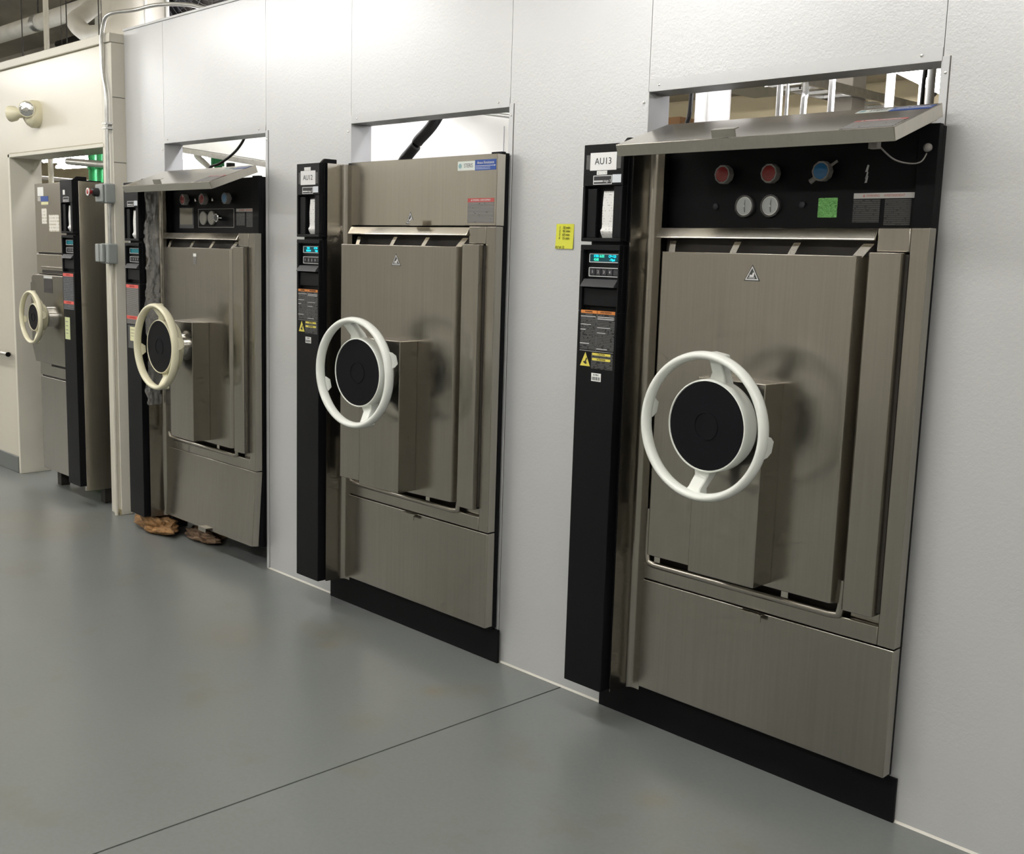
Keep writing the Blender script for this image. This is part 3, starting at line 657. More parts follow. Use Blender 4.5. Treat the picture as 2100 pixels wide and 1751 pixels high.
            for zz, wdt in ((1.872, .004), (1.853, .003), (1.842, .0035)):
                bm = bmesh.new(); prism(bm, [(-.236 - wdt, zz - .009), (-.236 + wdt, zz - .008), (-.233 + wdt, zz + .010), (-.234, zz + .011)], 'y', yp - e, yp); obj('worn_chip', bm, WINK, t)
            # gas strut bracket and cord under the raised cover
            bm = bmesh.new(); tube(bm, curve_pts([(-.085, -.235, 1.905), (-.072, -.18, 1.878), (-.055, -.12, 1.872), (-.045, -.085, 1.880), (-.045, -.060, 1.902)], 6), .0022, 6); cb = obj('cover_cord', bm, KNOBG, t, smooth=60)
            bm = bmesh.new(); bmesh.ops.create_uvsphere(bm, u_segments=12, v_segments=8, radius=.012, matrix=Matrix.Translation((-.045, -.055, 1.918))); obj('cord_ball', bm, KNOBG, cb, smooth=60)
            bx('cord_clip', KNOBG, cb, -.105, -.080, -.262, -.240, 1.900, 1.925, bev=.002)
        else:
            knob(-.744, 1.878, RED); knob(-.543, 1.878, RED); knob(-.314, 1.878, mat('pale_blue_plastic', (.16, .34, .58), .3))
            for cx in (-.625, -.450):
                bm = bmesh.new(); lathe(bm, [(.004, yp), (.004, yp - .02), (.009, yp - .024), (.009, yp - .03), (.002, yp - .032)], (cx, 0, 1.874), seg=10); obj('chrome_stud', bm, CHROME, t, smooth=40)
            bm = bmesh.new(); frame_y(bm, rrect(-.645, -.285, 1.735, 1.830, .003, 2), rrect(-.642, -.288, 1.738, 1.827, .002, 2), yp - .003, yp); obj('gauge_surround', bm, KNOBG, t)
            for cx in (-.586, -.500):
                bm = bmesh.new(); lathe(bm, [(.036, yp), (.036, yp - .007), (.033, yp - .010), (.002, yp - .012)], (cx, 0, 1.783), seg=32); gk = obj('pressure_gauge', bm, mat('old_gauge_glass', (.30, .29, .26), .2), t, smooth=35)
            bm = bmesh.new(); lathe(bm, [(.012, yp), (.012, yp - .018), (.021, yp - .020), (.023, yp - .026), (.023, yp - .034), (.019, yp - .036)], (-.405, 0, 1.783), seg=10); vk = obj('chrome_valve', bm, CHROME, t, smooth=25)
            bm = bmesh.new(); lathe(bm, [(.016, yp - .036), (.016, yp - .037)], (-.405, 0, 1.783), seg=16); obj('valve_face', bm, GREYP, vk)
            bm = bmesh.new(); tube(bm, [(-.452, yp - .028, 1.785), (-.355, yp - .028, 1.781)], .004, 8); obj('valve_bar', bm, CHROME, vk, smooth=60)
            bx('taped_note', TAN, t, -.846, -.712, yp - e, yp, 1.750, 1.834); bx('note_pocket', TAPEC, t, -.850, -.696, yp - 2 * e, yp - 1.2 * e, 1.730, 1.838)
            wl0, wl1, wz0, wz1 = -.265, -.085, 1.738, 1.828
        hd = bx('warning_header', mat('silver_header', (.55, .53, .50), .4), t, wl0, wl1, yp - 1.5 * e, yp, wz1 - .015, wz1)
        text('warning_lettering', '\u25B2 WARNING     AVERTISSEMENT', .0095, mat('faded_red_ink', (.5, .18, .15), .5), hd, ((wl0 + wl1) / 2, yp - 1.5 * e, wz1 - .0075), .9)
        bx('warning_print', TXT_PANEL, hd, wl0, wl0 + .082, yp - e, yp, wz0 + .008, wz1 - .017); bx('warning_print', TXT_PANEL, hd, wl0 + .096, wl1 - .008, yp - e, yp, wz0, wz1 - .017)
    return t

s13 = sterilizer('AU13', (0, 0, 0), 'large stainless sterilizer labelled AU13 with its top cover raised and white handwheel', WHEELW, 9, 0, 71, True)
s12 = sterilizer('AU12', (-1.6726, -.0095, 0), 'large stainless sterilizer labelled AU12 with its top cover closed', WHEELW, -18, 4.2, 0, True)
s11 = sterilizer('AU11', (-3.385, .006, -.035), 'stainless sterilizer with cream handwheel, raised cover and plastic wrapped edge in the panel wall', WHEELC, -8, 0, 69, False, -3.5, 'old')

# ------------------------------------------------------------------ smaller sterilizer in the doorway
t10 = thing('steam_sterilizer', 'narrow stainless sterilizer with cream handwheel standing in the doorway of the cream wall', 'sterilizer', (-5.69, 0, 0))
def m10():
    ox = 5.69; X = lambda v: v + ox
    bm = bmesh.new(); box(bm, X(-5.985), X(-5.20), -.090, .75, .125, 1.955)
    for a in (-5.97, -5.30):
        for b in (-.02, .60): box(bm, X(a), X(a) + .06, b, b + .06, 0.0, .125)
    obj('cabinet', bm, DARKIN, t10, bev=.002)
    bx('side_panel', STEEL, t10, X(-5.205), X(-5.178), -.160, .75, .105, 1.960, bev=.002)
    # column, reused at its own place
    col = control_column(t10, 'AU10'); sh = Matrix.Translation((X(-5.362) + 1.155, -.008, 0)) @ Matrix.Identity(4)
    for o in [col] + list(col.children): o.data.transform(Matrix.Translation((X(-5.352) + 1.155, -.008, 0)))
    for n, z0, z1 in (('upper_panel', 1.535, 1.966), ('frame_panel', 1.40, 1.525), ('lower_panel', .124, .735), ('frame_panel', .745, .86)):
        bx(n, STEELB if z0 > 1.3 else STEEL, t10, X(-5.985), X(-5.350), -.102, -.088, z0, z1, bev=.003)  # upper panels get the paler steel to paint in their brighter reflection
    bx('frame_ledge', STEEL, t10, X(-5.88), X(-5.36), -.118, -.10, 1.435, 1.447, bev=.002)
    bx('vent_slot', DARKIN, t10, X(-5.90), X(-5.36), -.1035, -.10, 1.405, 1.425)  # slots are dark strips on the panel, their shade put into the colour
    bx('vent_slot', DARKIN, t10, X(-5.80), X(-5.36), -.1035, -.10, .812, .832)
    bm = bmesh.new(); x0, x1, z0, z1, c = X(-5.995), X(-5.40), .835, 1.396, .05
    prism(bm, [(x0, z0 + .10), (x0 + c, z0), (x1, z0), (x1, z1), (x0 + c, z1), (x0 + .02, z1 - .02), (x0 + .02, z1 - .05), (x0, z1 - .055)], 'y', -.145, -.104); d = obj('door', bm, STEEL, t10, bev=.004)
    bx('rating_plate', mat('dark_plate', (.05, .045, .045), .4), d, X(-5.772), X(-5.640), -.1462, -.145, 1.285, 1.372); bx('rating_header', WINK, d, X(-5.772), X(-5.640), -.1464, -.145, 1.376, 1.390)
    bm = bmesh.new(); lathe(bm, [(.062, -.144), (.062, -.178), (.05, -.18)], (X(-5.690), 0, 1.136), seg=28); obj('wheel_boss', bm, CHROME, d, smooth=35)
    hw = handwheel(t10, (X(-5.690), -.262, 1.136), .166, -8, WHEELC, None, hub_r=.086, hub_back=-.178, face_y=-.252)
    e = .001; y = -.102
    bx('paper_label', PAPER, t10, X(-5.935), X(-5.842), y - e, y, 1.888, 1.943)
    bx('series_label', BLUEL, t10, X(-5.888), X(-5.770), y - e, y, 1.854, 1.886); bx('series_label', mat('silver_label2', (.45, .44, .40), .4), t10, X(-5.935), X(-5.888), y - e, y, 1.856, 1.884)
    bx('paper_strip', TXT_NOTE, t10, X(-5.878), X(-5.80), y - e, y, 1.715, 1.810); bx('small_strip', PNOTE, t10, X(-5.88), X(-5.77), y - e, y, 1.834, 1.850)
    bx('notice_paper', TXT_NOTE, t10, X(-5.766), X(-5.612), y - e, y, 1.667, 1.770)
    bx('pencilled_note', mat('green_yellow_paper', (.62, .66, .36), .6), t10, X(-5.332), X(-5.262), -.2, -.1985, 1.026, 1.158)
    for z in (1.13, 1.105, 1.08, 1.06): bx('note_writing', GREYINK, t10, X(-5.322), X(-5.285), -.2006, -.2, z, z + .0035)
m10()

# ------------------------------------------------------------------ small things on the machines and walls
st = bmesh.new(); n = 10
rows = []
for i in range(n + 1):
    z = 1.632 + .088 * i / n; cy = -.0015 - .004 * (1 - i / n) ** 2
    rows.append([st.verts.new((x, cy - .0005 * math.sin(x * 60), z)) for x in [-1.449 + .086 * k / 8 for k in range(9)]])
back = [[st.verts.new((v.co.x, v.co.y + .0007, v.co.z)) for v in r] for r in rows]
for i in range(n):
    for k in range(8):
        st.faces.new((rows[i][k], rows[i][k + 1], rows[i + 1][k + 1], rows[i + 1][k])); st.faces.new((back[i][k], back[i + 1][k], back[i + 1][k + 1], back[i][k + 1]))
sn = obj('sticky_note', st, YNOTE, None, smooth=60); tag(sn, 'bright yellow sticky note with handwriting on the white wall panel', 'note')
for i, (s, x) in enumerate((('1   30 min', -1.433), ('2   45 min', -1.433), ('3   60 min', -1.434), ('4   15 min', -1.434))):
    text('handwriting', s, .0135, mat('green_black_ink', (.12, .12, .02), .6), sn, (x, -.0040 - .0004 * i, 1.707 - .0125 * i), .95, 'LEFT', slant=.15, depth=.0004)
text('handwriting', 'AU # 12', .0135, MATS['green_black_ink'], sn, (-1.449, -.0062, 1.637), .95, 'LEFT', slant=.15, depth=.0004)

# plastic wrap hanging on the edge of the third machine
bm = bmesh.new(); nz, nx = 200, 14; F_, B_ = [], []
for i in range(nz + 1):
    z = .735 + (1.885 - .735) * i / nz; r1, r2 = [], []
    for k in range(nx + 1):
        u = k / nx
        wob = noise.noise(Vector((u * 3, z * 9, 1.3))) * .012 + noise.noise(Vector((u * 7, z * 34, 4.3))) * .010 + noise.noise(Vector((u * 14, z * 80, 9.3))) * .006
        edge = noise.noise(Vector((z * 7, 2.2, 0))) * .020 + noise.noise(Vector((z * 26, 5.2, 0))) * .012
        x = -4.400 + .010 * u + .012 + wob * .6; y = -.165 + .075 * u + (edge if k == 0 else edge * (1 - u)) + wob * .3
        r1.append(bm.verts.new((x, y, z))); r2.append(bm.verts.new((x - .0012, y, z)))
    F_.append(r1); B_.append(r2)
for i in range(nz):
    for k in range(nx):
        bm.faces.new((F_[i][k], F_[i][k + 1], F_[i + 1][k + 1], F_[i + 1][k])); bm.faces.new((B_[i][k], B_[i + 1][k], B_[i + 1][k + 1], B_[i][k + 1]))
bmesh.ops.translate(bm, verts=bm.verts, vec=(.050, 0, 0))
wr = obj('plastic_wrap', bm, WRAP, None, smooth=50); tag(wr, 'strip of crinkled clear plastic hanging down the edge of the third sterilizer', 'plastic')

def rag(name, label, c, sx, sy, sz, seed, m):
    bm = bmesh.new(); bmesh.ops.create_icosphere(bm, subdivisions=5, radius=1)
    for v in bm.verts:
        p = v.co.copy(); d = p.normalized()
        f = 1 + .42 * noise.noise(d * 1.6 + Vector((seed, 0, 0))) + .20 * noise.noise(d * 3.7 + Vector((0, seed, 0))) + .10 * (1 - abs(noise.noise(d * 6.5 + Vector((seed, 1, 2)))) * 2)
        v.co = Vector((d.x * sx * f, d.y * sy * f, max(0, (d.z * .5 + .38) * sz * f * 1.3)))
    o = obj(name, bm, m, None, smooth=80); o.location = c; tag(o, label, 'rag'); return o
RAGM = mat('brown_cloth', (.24, .13, .05), .75, var=(14, 5, .55), bump=(40, .5))
rag('crumpled_rag', 'crumpled brown rag on the floor under the black column of the third sterilizer', (-4.43, -.085, 0), .20, .075, .075, 2.3, RAGM)
rag('crumpled_rag', 'smaller flat brown rag on the floor beneath the tilted lower panel', (-4.08, .03, 0), .15, .07, .045, 7.7, mat('dull_brown_cloth', (.20, .13, .08), .8, var=(14, 4, .4)))

# emergency light on the cream wall
el = thing('emergency_light', 'cream round emergency light with two lamp heads on the cream wall', 'light', (-5.965, LY, 2.398))
ELM = mat('cream_plastic', (.70, .66, .48), .3)
bm = bmesh.new(); lathe(bm, [(.085, 0), (.085, -.035), (.075, -.055), (.05, -.075), (.02, -.08)], (0, 0, 0), seg=36); obj('base', bm, ELM, el, smooth=50)
for hx_, hy_, hz_, dirv in ((-.055, -.135, -.006, Vector((-.85, -.5, -.05))), (.045, -.080, .022, Vector((.80, -.60, -.06)))):
    dirv.normalize(); p0 = Vector((0, -.05, 0)); pc = Vector((hx_, hy_, hz_))
    bm = bmesh.new(); tube(bm, [p0, pc - dirv * .045, pc - dirv * .02, pc + dirv * .012], [.022, .030, .046, .050], 20); h = obj('lamp_head', bm, ELM, el, smooth=50)
    bm = bmesh.new(); tube(bm, [pc + dirv * .0105, pc + dirv * .0165], [.047, .040], 20); obj('lens', bm, mat('mirror_reflector', (.8, .8, .78), .12, metal=1, bump=(45, .35)), h, smooth=50)

# conduit and switch boxes on the post
yb = LY - .004
eb = thing('emergency_stop_box', 'grey cast box with red push button, upper of two on the cream post', 'switch', (-4.912, yb, 1.885))
bx('back_box', GREYBOX, eb, -.045, .050, -.062, 0, -.055, .055, bev=.008); bx('cover', GREYBOX, eb, -.050, .040, -.078, -.062, -.050, .050, bev=.006)
bm = bmesh.new(); lathe(bm, [(.024, -.078), (.024, -.098), (.020, -.111), (.014, -.114)], (-.008, 0, .004), seg=20); obj('button_collar', bm, INK, eb, smooth=40)
bm = bmesh.new(); lathe(bm, [(.010, -.111), (.010, -.126), (.021, -.129), (.021, -.137), (.018, -.139)], (-.008, 0, .004), seg=20); bt = obj('push_button', bm, RED, eb, smooth=40)
bm = bmesh.new(); lathe(bm, [(.0215, -.1365), (.0215, -.140), (.015, -.140), (.015, -.1365)], (-.008, 0, .004), seg=20, close=False); obj('button_ring', bm, PAPER, bt)
jb = thing('junction_box', 'grey cast junction box, lower of two on the cream post', 'box', (-4.912, yb, 1.548))
bx('back_box', GREYBOX, jb, -.045, .062, -.060, 0, -.060, .055, bev=.008); bx('cover', GREYBOX, jb, -.062, .032, -.082, -.060, -.052, .052, bev=.006); bx('cover_rib', GREYBOX, jb, -.014, .002, -.090, -.080, -.050, .050, bev=.003)
def conduit(name, label, pts, r, m=CONDUIT, n=8, cat='conduit', grp=None, smoothc=True):
    bm = bmesh.new(); tube(bm, curve_pts(pts, n) if smoothc else pts, r, 12); o = obj(name, bm, m, None, smooth=60); tag(o, label, cat, grp); return o
cd = conduit('electrical_conduit', 'bent galvanised conduit rising from the upper box and arching over the wall', [(-4.905, LY - .028, 1.93), (-4.905, LY - .028, 2.25), (-4.905, LY - .028, 2.44), (-4.94, LY - .028, 2.56), (-4.948, LY - .03, 2.70), (-4.925, LY - .028, 2.80), (-4.87, LY - .015, 2.865), (-4.78, .02, 2.895), (-4.66, .10, 2.92), (-4.52, .22, 2.92), (-4.42, .30, 2.88), (-4.36, .34, 2.80), (-4.34, .35, 2.60)], .011)
for z in (2.27, 2.245): bx('strap', CONDUIT, cd, -4.935, -4.885, LY - .042, LY - .004, z, z + .008)
conduit('electrical_conduit', 'short galvanised conduit linking the two grey boxes', [(-4.905, yb - .02, 1.835), (-4.905, yb - .02, 1.60)], .012, smoothc=False)
conduit('electrical_conduit', 'long cream painted conduit running from the lower box down to the floor', [(-4.905, yb - .018, 1.49), (-4.908, yb - .018, .0)], .011, CREAMT, smoothc=False)
hr = thing('door_lever', 'short steel bar handle at the edge of the cream wall', 'handle', (-6.66, LY, .83))
bm = bmesh.new(); tube(bm, [(-.22, -.045, 0), (.155, -.045, 0)], .016, 16); obj('bar', bm, STEELB, hr, smooth=50)
bm = bmesh.new(); tube(bm, [(.155, -.045, 0), (.165, -.045, 0)], .0165, 16); obj('end_cap', bm, BLACK, hr, smooth=50)
for x in (-.18, .09):
    bm = bmesh.new(); tube(bm, [(x, 0, 0), (x, -.045, 0)], .009, 10); obj('bracket', bm, STEELB, hr, smooth=50)

# ------------------------------------------------------------------ service space behind the wall
def vpipe(name, label, x, y, z0, z1, r, m, cat, grp=None):
    bm = bmesh.new(); lathe(bm, [(r, z0), (r, z1)], (x, y, 0), 'z', 24); o = obj(name, bm, m, None, smooth=60); return tag(o, label, cat, grp)
PVC = mat('white_pvc', (.80, .80, .77), .35)
vpipe('vent_pipe', 'thin white pipe standing beside the broad one behind sterilizer AU13', -1.574, 1.0, 0, 4.75, .034, PVC, 'pipe')
vpipe('vent_pipe', 'broad white pipe behind the opening over sterilizer AU13', -1.492, 1.0, 0, 4.75, .048, PVC, 'pipe')
conduit('power_cable', 'black cable hanging at the inner side of the opening over AU13', [(-1.405, .7, 2.9), (-1.408, .7, 2.4), (-1.412, .7, 2.2), (-1.425, .7, 2.14), (-1.45, .7, 2.05), (-1.46, .7, 1.7)], .009, CABLE, cat='cable')
conduit('steel_conduit', 'thick straight steel conduit beside the white pipes behind AU13', [(-1.200, 1.0, 0), (-1.200, 1.0, 3.2)], .013, smoothc=False)
conduit('steel_conduit', 'thin straight steel conduit in the opening over AU13', [(-1.165, 1.0, 0), (-1.165, 1.0, 3.2)], .007, smoothc=False)
conduit('steel_conduit', 'steel conduit bending inwards at its top, first of two over AU13', [(-1.086, 1.0, 0), (-1.086, 1.0, 1.5), (-1.088, 1.0, 2.19), (-1.095, 1.02, 2.26), (-1.14, 1.08, 2.34), (-1.25, 1.2, 2.40)], .013)
conduit('steel_conduit', 'steel conduit bending inwards higher up next to the square post', [(-.966, 1.0, 0), (-.966, 1.0, 1.5), (-.968, 1.0, 2.24), (-.980, 1.02, 2.31), (-1.03, 1.08, 2.38), (-1.15, 1.2, 2.44)], .013)
struct(bx('pillar_service', mat('greige_paint', (.44, .40, .33), .6), None, -1.875, -1.735, 2.5, 2.64, 0, 4.75, bev=.004), 'square greige pillar in the service space')
vpipe('support_post', 'slim white post under the lit lamp behind AU13', -.833, 1.2, 0, 3.4, .017, PVC, 'post')
vpipe('support_post', 'second slim white post beyond the lit lamp behind AU13', -.652, 1.10, 0, 3.4, .012, PVC, 'post')
vpipe('white_riser', 'round white riser between two black cables behind AU13', -.521, .9, 0, 4.0, .015, PVC, 'pipe')
conduit('power_cable', 'black cable running up beside the white riser behind AU13', [(-.494, .8, 4.75), (-.494, .8, 3.2), (-.494, .8, 2.3), (-.50, .8, 2.1), (-.52, .8, 0)], .0065, CABLE, cat='cable')
conduit('power_cable', 'thick black cable nearest the outer jamb of the AU13 opening', [(-.315, .8, 4.75), (-.318, .8, 3.2), (-.322, .8, 2.3), (-.33, .8, 2.0), (-.34, .8, 0)], .0085, CABLE, cat='cable')
tg = thing('cardboard_box', 'brown cardboard box on a shelf seen through the AU13 opening', 'box', (-2.56, 2.0, 2.12))
bx('carton', mat('cardboard', (.26, .14, .06), .8), tg, -.16, .09, 0, .25, 0, .255, bev=.003); bx('shelf', DARKS, tg, -.3, .5, -.02, .4, -.03, 0)
for xx in (-.28, .46):
    for yy in (0, .36): bx('shelf_leg', DARKS, tg, xx, xx + .02, yy, yy + .02, -2.12, -.03)
tray = thing('cable_tray', 'steel cable tray with struts hanging in the service space behind AU13', 'tray', (-1.80, 2.9, 2.475))
for xx in (-.11, .09): bx('rail', CONDUIT, tray, xx, xx + .02, -.95, .95, 0, .045)
for k in range(12): bx('rung', CONDUIT, tray, -.09, .09, -.9 + k * .16, -.88 + k * .16, .005, .02)
for a, b in (((.3, .2, -.02), (.34, .25, .22)), ((.34, .25, .22), (.42, .3, -.02)), ((.15, .2, 0), (.34, .25, .22)), ((-.3, .2, .0), (.75, .3, -.03))):
    bm = bmesh.new(); tube(bm, [a, b], .009, 8); obj('strut', bm, DARKS, tray)
for yy in (-.8, .8):
    bm = bmesh.new(); tube(bm, [(0, yy, 0), (0, yy, 2.27)], .005, 6); obj('hanger_rod', bm, DARKS, tray)
cp = thing('ceiling_diffuser', 'pale square ceiling diffuser hung in the service space', 'diffuser', (-2.62, 3.1, 2.66))
bx('tray', LAMPM, cp, -.30, .30, -.25, .25, 0, .03, bev=.003); bx('louvre', WHITES, cp, -.25, .25, -.2, .2, -.006, 0)
for s in (-.25, .25):
    bm = bmesh.new(); tube(bm, [(s, 0, .03), (s, 0, 2.09)], .004, 6); obj('hanger_rod', bm, DARKS, cp)

def strip_lamp(x, y, z, L, along, label, tilt=0.):
    t = thing('strip_light', label, 'light', (x, y, z), None); t.rotation_euler = (0, 0, along)
    bx('housing', LAMPM, t, -L / 2, L / 2, -.022, .022, .02, .07, bev=.004)
    for s in (-1, 1):
        bm = bmesh.new(); tube(bm, [(-L / 2 + .02, s * .032, 0), (L / 2 - .02, s * .032, 0)], .016, 12); obj('fluorescent_tube', bm, TUBE_SERV, t, smooth=60)
        bm = bmesh.new(); tube(bm, [(s * L * .42, 0, .07), (s * L * .42, 0, 4.75 - z)], .003, 6); obj('hanger_rod', bm, DARKS, t)
    return t
strip_lamp(-.78, 1.38, 2.345, 1.1, R(100), 'lit strip lamp glaring in the corner of the AU13 opening')
strip_lamp(-3.95, .48, 2.75, 2.0, 0, 'unseen strip lamp added behind the wall to light the AU12 partition')  # added out of sight to whiten the partition behind AU12
strip_lamp(-7.05, 1.32, 2.285, 1.3, R(2), 'lit strip lamp seen at the edge of the opening over the third sterilizer')
strip_lamp(-8.50, 1.25, 2.330, 1.2, R(3), 'upper lit strip lamp seen through the cream doorway')
strip_lamp(-9.15, 1.75, 2.345, 1.7, R(3), 'lower lit strip lamp seen through the cream doorway')
strip_lamp(-1.35, .50, 2.75, 1.2, 0, 'unseen strip lamp added behind the wall to whiten the AU13 pipes')  # hidden extra lamp that brightens the white pipes from the front
strip_lamp(-5.55, .50, 2.85, 1.2, 0, 'unseen strip lamp added behind the wall to light the sloping duct')  # hidden lamp added to light the front of the duct
strip_lamp(-2.9, 3.6, 3.3, 1.2, 0, 'strip lamp high in the service space near the cream wall')
strip_lamp(-11.5, 3.4, 3.9, 1.2, 0, 'strip lamp high in the far service space')

# white partition behind AU12
pw = struct(bx('partition_service', WHITES, None, -4.75, -2.95, 1.35, 1.45, 0, 2.62), 'white panelled enclosure behind sterilizer AU12')
bx('panel_seam', TRIMM, pw, -3.165, -3.160, 1.346, 1.35, 0, 2.30)
ip = thing('insulated_pipe', 'black foam insulated pipe slanting across the opening over AU12', 'pipe', (-2.735, .5, 2.216))
bm = bmesh.new(); tube(bm, curve_pts([(.36, 0, .42), (.16, 0, .19), (0, 0, 0), (-.118, 0, -.083), (-.131, 0, -.096)], 6), .026, 20); obj('upper_sleeve', bm, INSUL, ip, smooth=60)
bm = bmesh.new(); tube(bm, [(-.120, 0, -.088), (-.150, 0, -.110)], .021, 16); obj('tape_joint', bm, TAPE, ip, smooth=60)
bm = bmesh.new(); tube(bm, curve_pts([(-.138, 0, -.106), (-.150, 0, -.115), (-.185, 0, -.140), (-.24, 0, -.185), (-.27, 0, -.28), (-.27, 0, -.5)], 6), [.018, .022, .024, .025, .026] + [.026] * 26, 20); obj('lower_sleeve', bm, INSUL, ip, smooth=60)
for k, (dy, dzz) in enumerate(((0, 0), (.05, .028))):
    conduit('service_rail', ('lower' if k == 0 else 'upper') + ' grey rail running behind the top corner of the AU12 opening', [(-3.6, 1.25 + dy, 2.42 + dzz), (-2.2, .72 + dy, 2.20 + dzz)], .010, CONDUIT, cat='rail', smoothc=False)

# duct behind the third opening
du = thing('air_duct', 'sloping white duct with a grey flange behind the third opening', 'duct', (-5.4, .88, 2.2))
for xx in (-.6, .5):
    bm = bmesh.new(); tube(bm, [(xx, .09, .4), (xx, .09, 2.55)], .006, 6); obj('hanger_rod', bm, DARKS, du)
bm = bmesh.new(); prism(bm, [(-.75, .105), (.62, -.065), (.62, .55), (-.75, .75)], 'y', 0, .18); obj('duct_body', bm, WHITES, du, bev=.004)
bm = bmesh.new(); prism(bm, [(-.75, .07), (.62, -.10), (.62, -.065), (-.75, .105)], 'y', -.02, .19); obj('flange', bm, CONDUIT, du, bev=.002)
vpipe('green_riser', 'green plastic riser pipe behind the third opening', -6.15, 1.3, 0, 2.24, .030, GREENP, 'pipe')
bm = bmesh.new(); lathe(bm, [(.05, 2.19), (.05, 2.25)], (-6.16, 1.3, 0), 'z', 20); o = obj('pipe_collar', bm, GREENP, bpy.data.objects['green_riser'], smooth=60)
conduit('power_cable', 'black cable drooping across the opening over the third sterilizer', [(-4.50, .6, 4.75), (-4.52, .6, 3.2), (-4.55, .6, 2.45), (-4.585, .6, 2.29), (-4.609, .6, 2.238), (-4.68, .6, 2.185), (-4.779, .6, 2.141), (-4.90, .6, 2.105), (-5.015, .6, 2.083), (-5.06, .64, 2.0), (-5.08, .64, 1.2), (-5.08, .64, 0)], .008, CABLE, cat='cable')
vpipe('dark_post', 'dark post under the sloping duct behind the third opening', -5.80, 1.2, 0, 2.19, .030, DARKS, 'post')
conduit('silver_duct_pipe', 'silver pipe leaning under the duct behind the third opening', [(-6.25, 1.18, 2.26), (-5.95, 1.18, 2.11), (-5.95, 1.18, 0)], .022, CONDUIT, cat='pipe', smoothc=False)
struct(bx('partition_far', WHITES, None, -8.6, -6.2, 2.3, 2.4, 0, 2.45), 'white partition far behind the third opening')

# through the doorway
for k, (x, lab) in enumerate(((-7.607, 'first green riser pipe seen through the cream doorway'), (-7.47, 'second green riser pipe seen through the cream doorway'), (-7.36, 'third green riser pipe close to the post of the doorway'))):
    p = vpipe('green_riser', lab, x, 1.0, 0, 2.6, .036 if k == 0 else .028, GREENP, 'pipe', 'green risers behind the doorway')
    bm = bmesh.new(); lathe(bm, [(.046, 2.19), (.046, 2.23)], (x, 1.0, 0), 'z', 20); obj('pipe_collar', bm, GREENP, p, smooth=60)
conduit('grey_pipe', 'grey horizontal pipe crossing in front of the green risers', [(-7.9, .92, 2.26), (-6.6, .92, 2.165)], .028, CONDUIT, cat='pipe', smoothc=False)
conduit('grey_pipe', 'grey pipe running just above the far machine in the doorway', [(-9.4, 1.12, 2.20), (-7.6, 1.12, 2.08)], .018, mat('grey_pipe_paint', (.30, .28, .26), .6), cat='pipe', smoothc=False)
struct(bx('pillar_far', WHITES, None, -10.65, -10.35, 2.4, 2.6, 0, 4.75), 'white pillar far behind the doorway')

# overhead beyond the wall
bmv = vpipe('round_column', 'round cream column standing behind the conduit arch', -5.61, .44, 2.0, 4.75, .165, mat('cream_column_paint', (.60, .57, .50), .5), 'column')
bmv['kind'] = 'structure'
struct(bx('pillar_flat', mat('cream_column_paint2', (.60, .57, .49), .5), None, -5.82, -5.62, .30, .58, 2.0, 4.75), 'flat cream pillar joined to the round column')
conduit('steel_conduit', 'thin pale conduit rising above the cream wall', [(-7.46, .6, 0), (-7.46, .6, 4.75)], .020, CREAMT, smoothc=False)
conduit('steel_conduit', 'pale conduit rising right beside the round column', [(-5.326, .35, 2.05), (-5.326, .35, 4.75)], .009, PVC, smoothc=False)
conduit('steel_conduit', 'pale conduit rising between the column and the fan', [(-5.044, .35, 0), (-5.044, .35, 4.75)], .011, PVC, smoothc=False)
bp = conduit('insulated_main', 'thick pale insulated pipe running overhead beyond the cream wall', [(-18, 2.0, 3.92), (-8.6, 2.0, 3.92)], .085, PIPEW, cat='pipe', smoothc=False)
for x in (-11.15, -14.2):
    bm = bmesh.new(); lathe(bm, [(.089, x - .06), (.089, x + .06)], (0, 2.0, 3.92), 'x', 24); obj('pipe_saddle', bm, CONDUIT, bp, smooth=60)
    bm = bmesh.new(); tube(bm, [(x, 2.0, 4.0), (x, 2.0, 4.75)], .008, 8); obj('hanger_rod', bm, DARKS, bp)
bm = bmesh.new(); tube(bm, curve_pts([(-9.55, 1.95, 3.90), (-9.40, 1.75, 3.75), (-9.27, 1.6, 3.64), (-9.12, 1.6, 3.54), (-8.9, 1.6, 3.48), (-8.3, 1.6, 3.45)], 8), .080, 16); obj('branch_elbow', bm, PIPEW, bp, smooth=60)
def rods(o, pts):
    for x, y, z in pts:
        bm = bmesh.new(); tube(bm, [(x, y, z), (x, y, 4.75)], .005, 6); obj('hanger_rod', bm, DARKS, o)
for o in list(bpy.data.objects):
    if o.get('label') == 'grey horizontal pipe crossing in front of the green risers': rods(o, [(-7.85, .92, 2.257), (-6.65, .92, 2.17)])
    if o.get('label') == 'grey pipe running just above the far machine in the doorway': rods(o, [(-9.3, 1.12, 2.19), (-7.7, 1.12, 2.09)])
    if o.name.startswith('service_rail'): rods(o, [tuple(o.data.vertices[0].co), tuple(o.data.vertices[-1].co)])
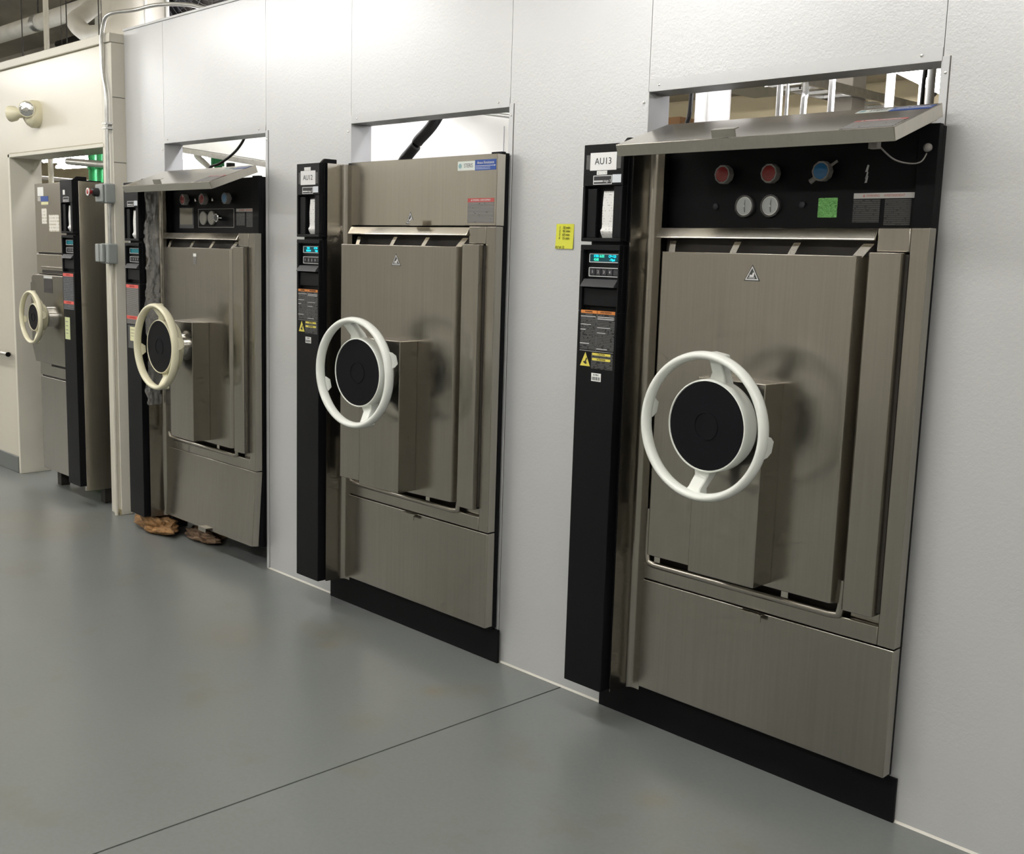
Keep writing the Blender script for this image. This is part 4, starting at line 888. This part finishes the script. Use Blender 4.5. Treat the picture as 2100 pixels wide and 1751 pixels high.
for k, (x0, y0, x1, y1, z, lab) in enumerate(((-16.5, 3.2, -9, 2.6, 4.40, 'dark steel beam crossing under the ceiling deck, nearest the insulated main'), (-17, 3.4, -9, 3.4, 4.08, 'dark steel joist running level behind the insulated main'), (-16, 4.2, -8, 4.0, 4.55, 'dark steel joist highest under the ceiling deck'))):
    o = conduit('ceiling_joist', lab, [(x0, y0, z), (x1, y1, z)], .05, DARKS, cat='joist', smoothc=False)
# fan
fn = thing('wall_fan', 'dark round fan with a wire grille standing above the panel wall', 'fan', (-5.36, .85, 3.30))
Mf = Matrix.Rotation(R(35), 4, 'Z') @ Matrix.Rotation(R(0), 4, 'X')
bm = bmesh.new(); lathe(bm, [(.36, -.05), (.38, -.05), (.38, .10), (.36, .10)], (0, 0, 0), 'y', 40, close=False); obj('drum', bm, GREYP, fn, smooth=60, xf=Mf)
bm = bmesh.new(); lathe(bm, [(.36, .09), (.30, .095), (.02, .095)], (0, 0, 0), 'y', 32); obj('back_plate', bm, DARKS, fn, xf=Mf)
bm = bmesh.new(); lathe(bm, [(.07, .06), (.07, -.05), (.04, -.07), (.01, -.07)], (0, 0, 0), 'y', 24); obj('motor', bm, GREYP, fn, smooth=60, xf=Mf)
for k in range(4):
    bm = bmesh.new(); a = 2 * math.pi * k / 4 + .3
    prism(bm, [(.05 * math.cos(a), .05 * math.sin(a)), (.32 * math.cos(a - .2), .32 * math.sin(a - .2)), (.33 * math.cos(a + .35), .33 * math.sin(a + .35)), (.07 * math.cos(a + .6), .07 * math.sin(a + .6))], 'y', 0, .006); obj('blade', bm, GREYP, fn, xf=Mf)
bm = bmesh.new()
for r in [.06 + .03 * i for i in range(11)]:
    tube(bm, [(r * math.cos(2 * math.pi * i / 36), -.055, r * math.sin(2 * math.pi * i / 36)) for i in range(37)], .002, 5, caps=False)
for i in range(12):
    a = 2 * math.pi * i / 12; tube(bm, [(.05 * math.cos(a), -.057, .05 * math.sin(a)), (.37 * math.cos(a), -.054, .37 * math.sin(a))], .0025, 5)
obj('grille', bm, mat('dark_wire', (.10, .10, .10), .5), fn, xf=Mf)
bm = bmesh.new(); tube(bm, [(0, .02, .37), (0, .02, 1.45)], .015, 8); obj('hanger_rod', bm, DARKS, fn)
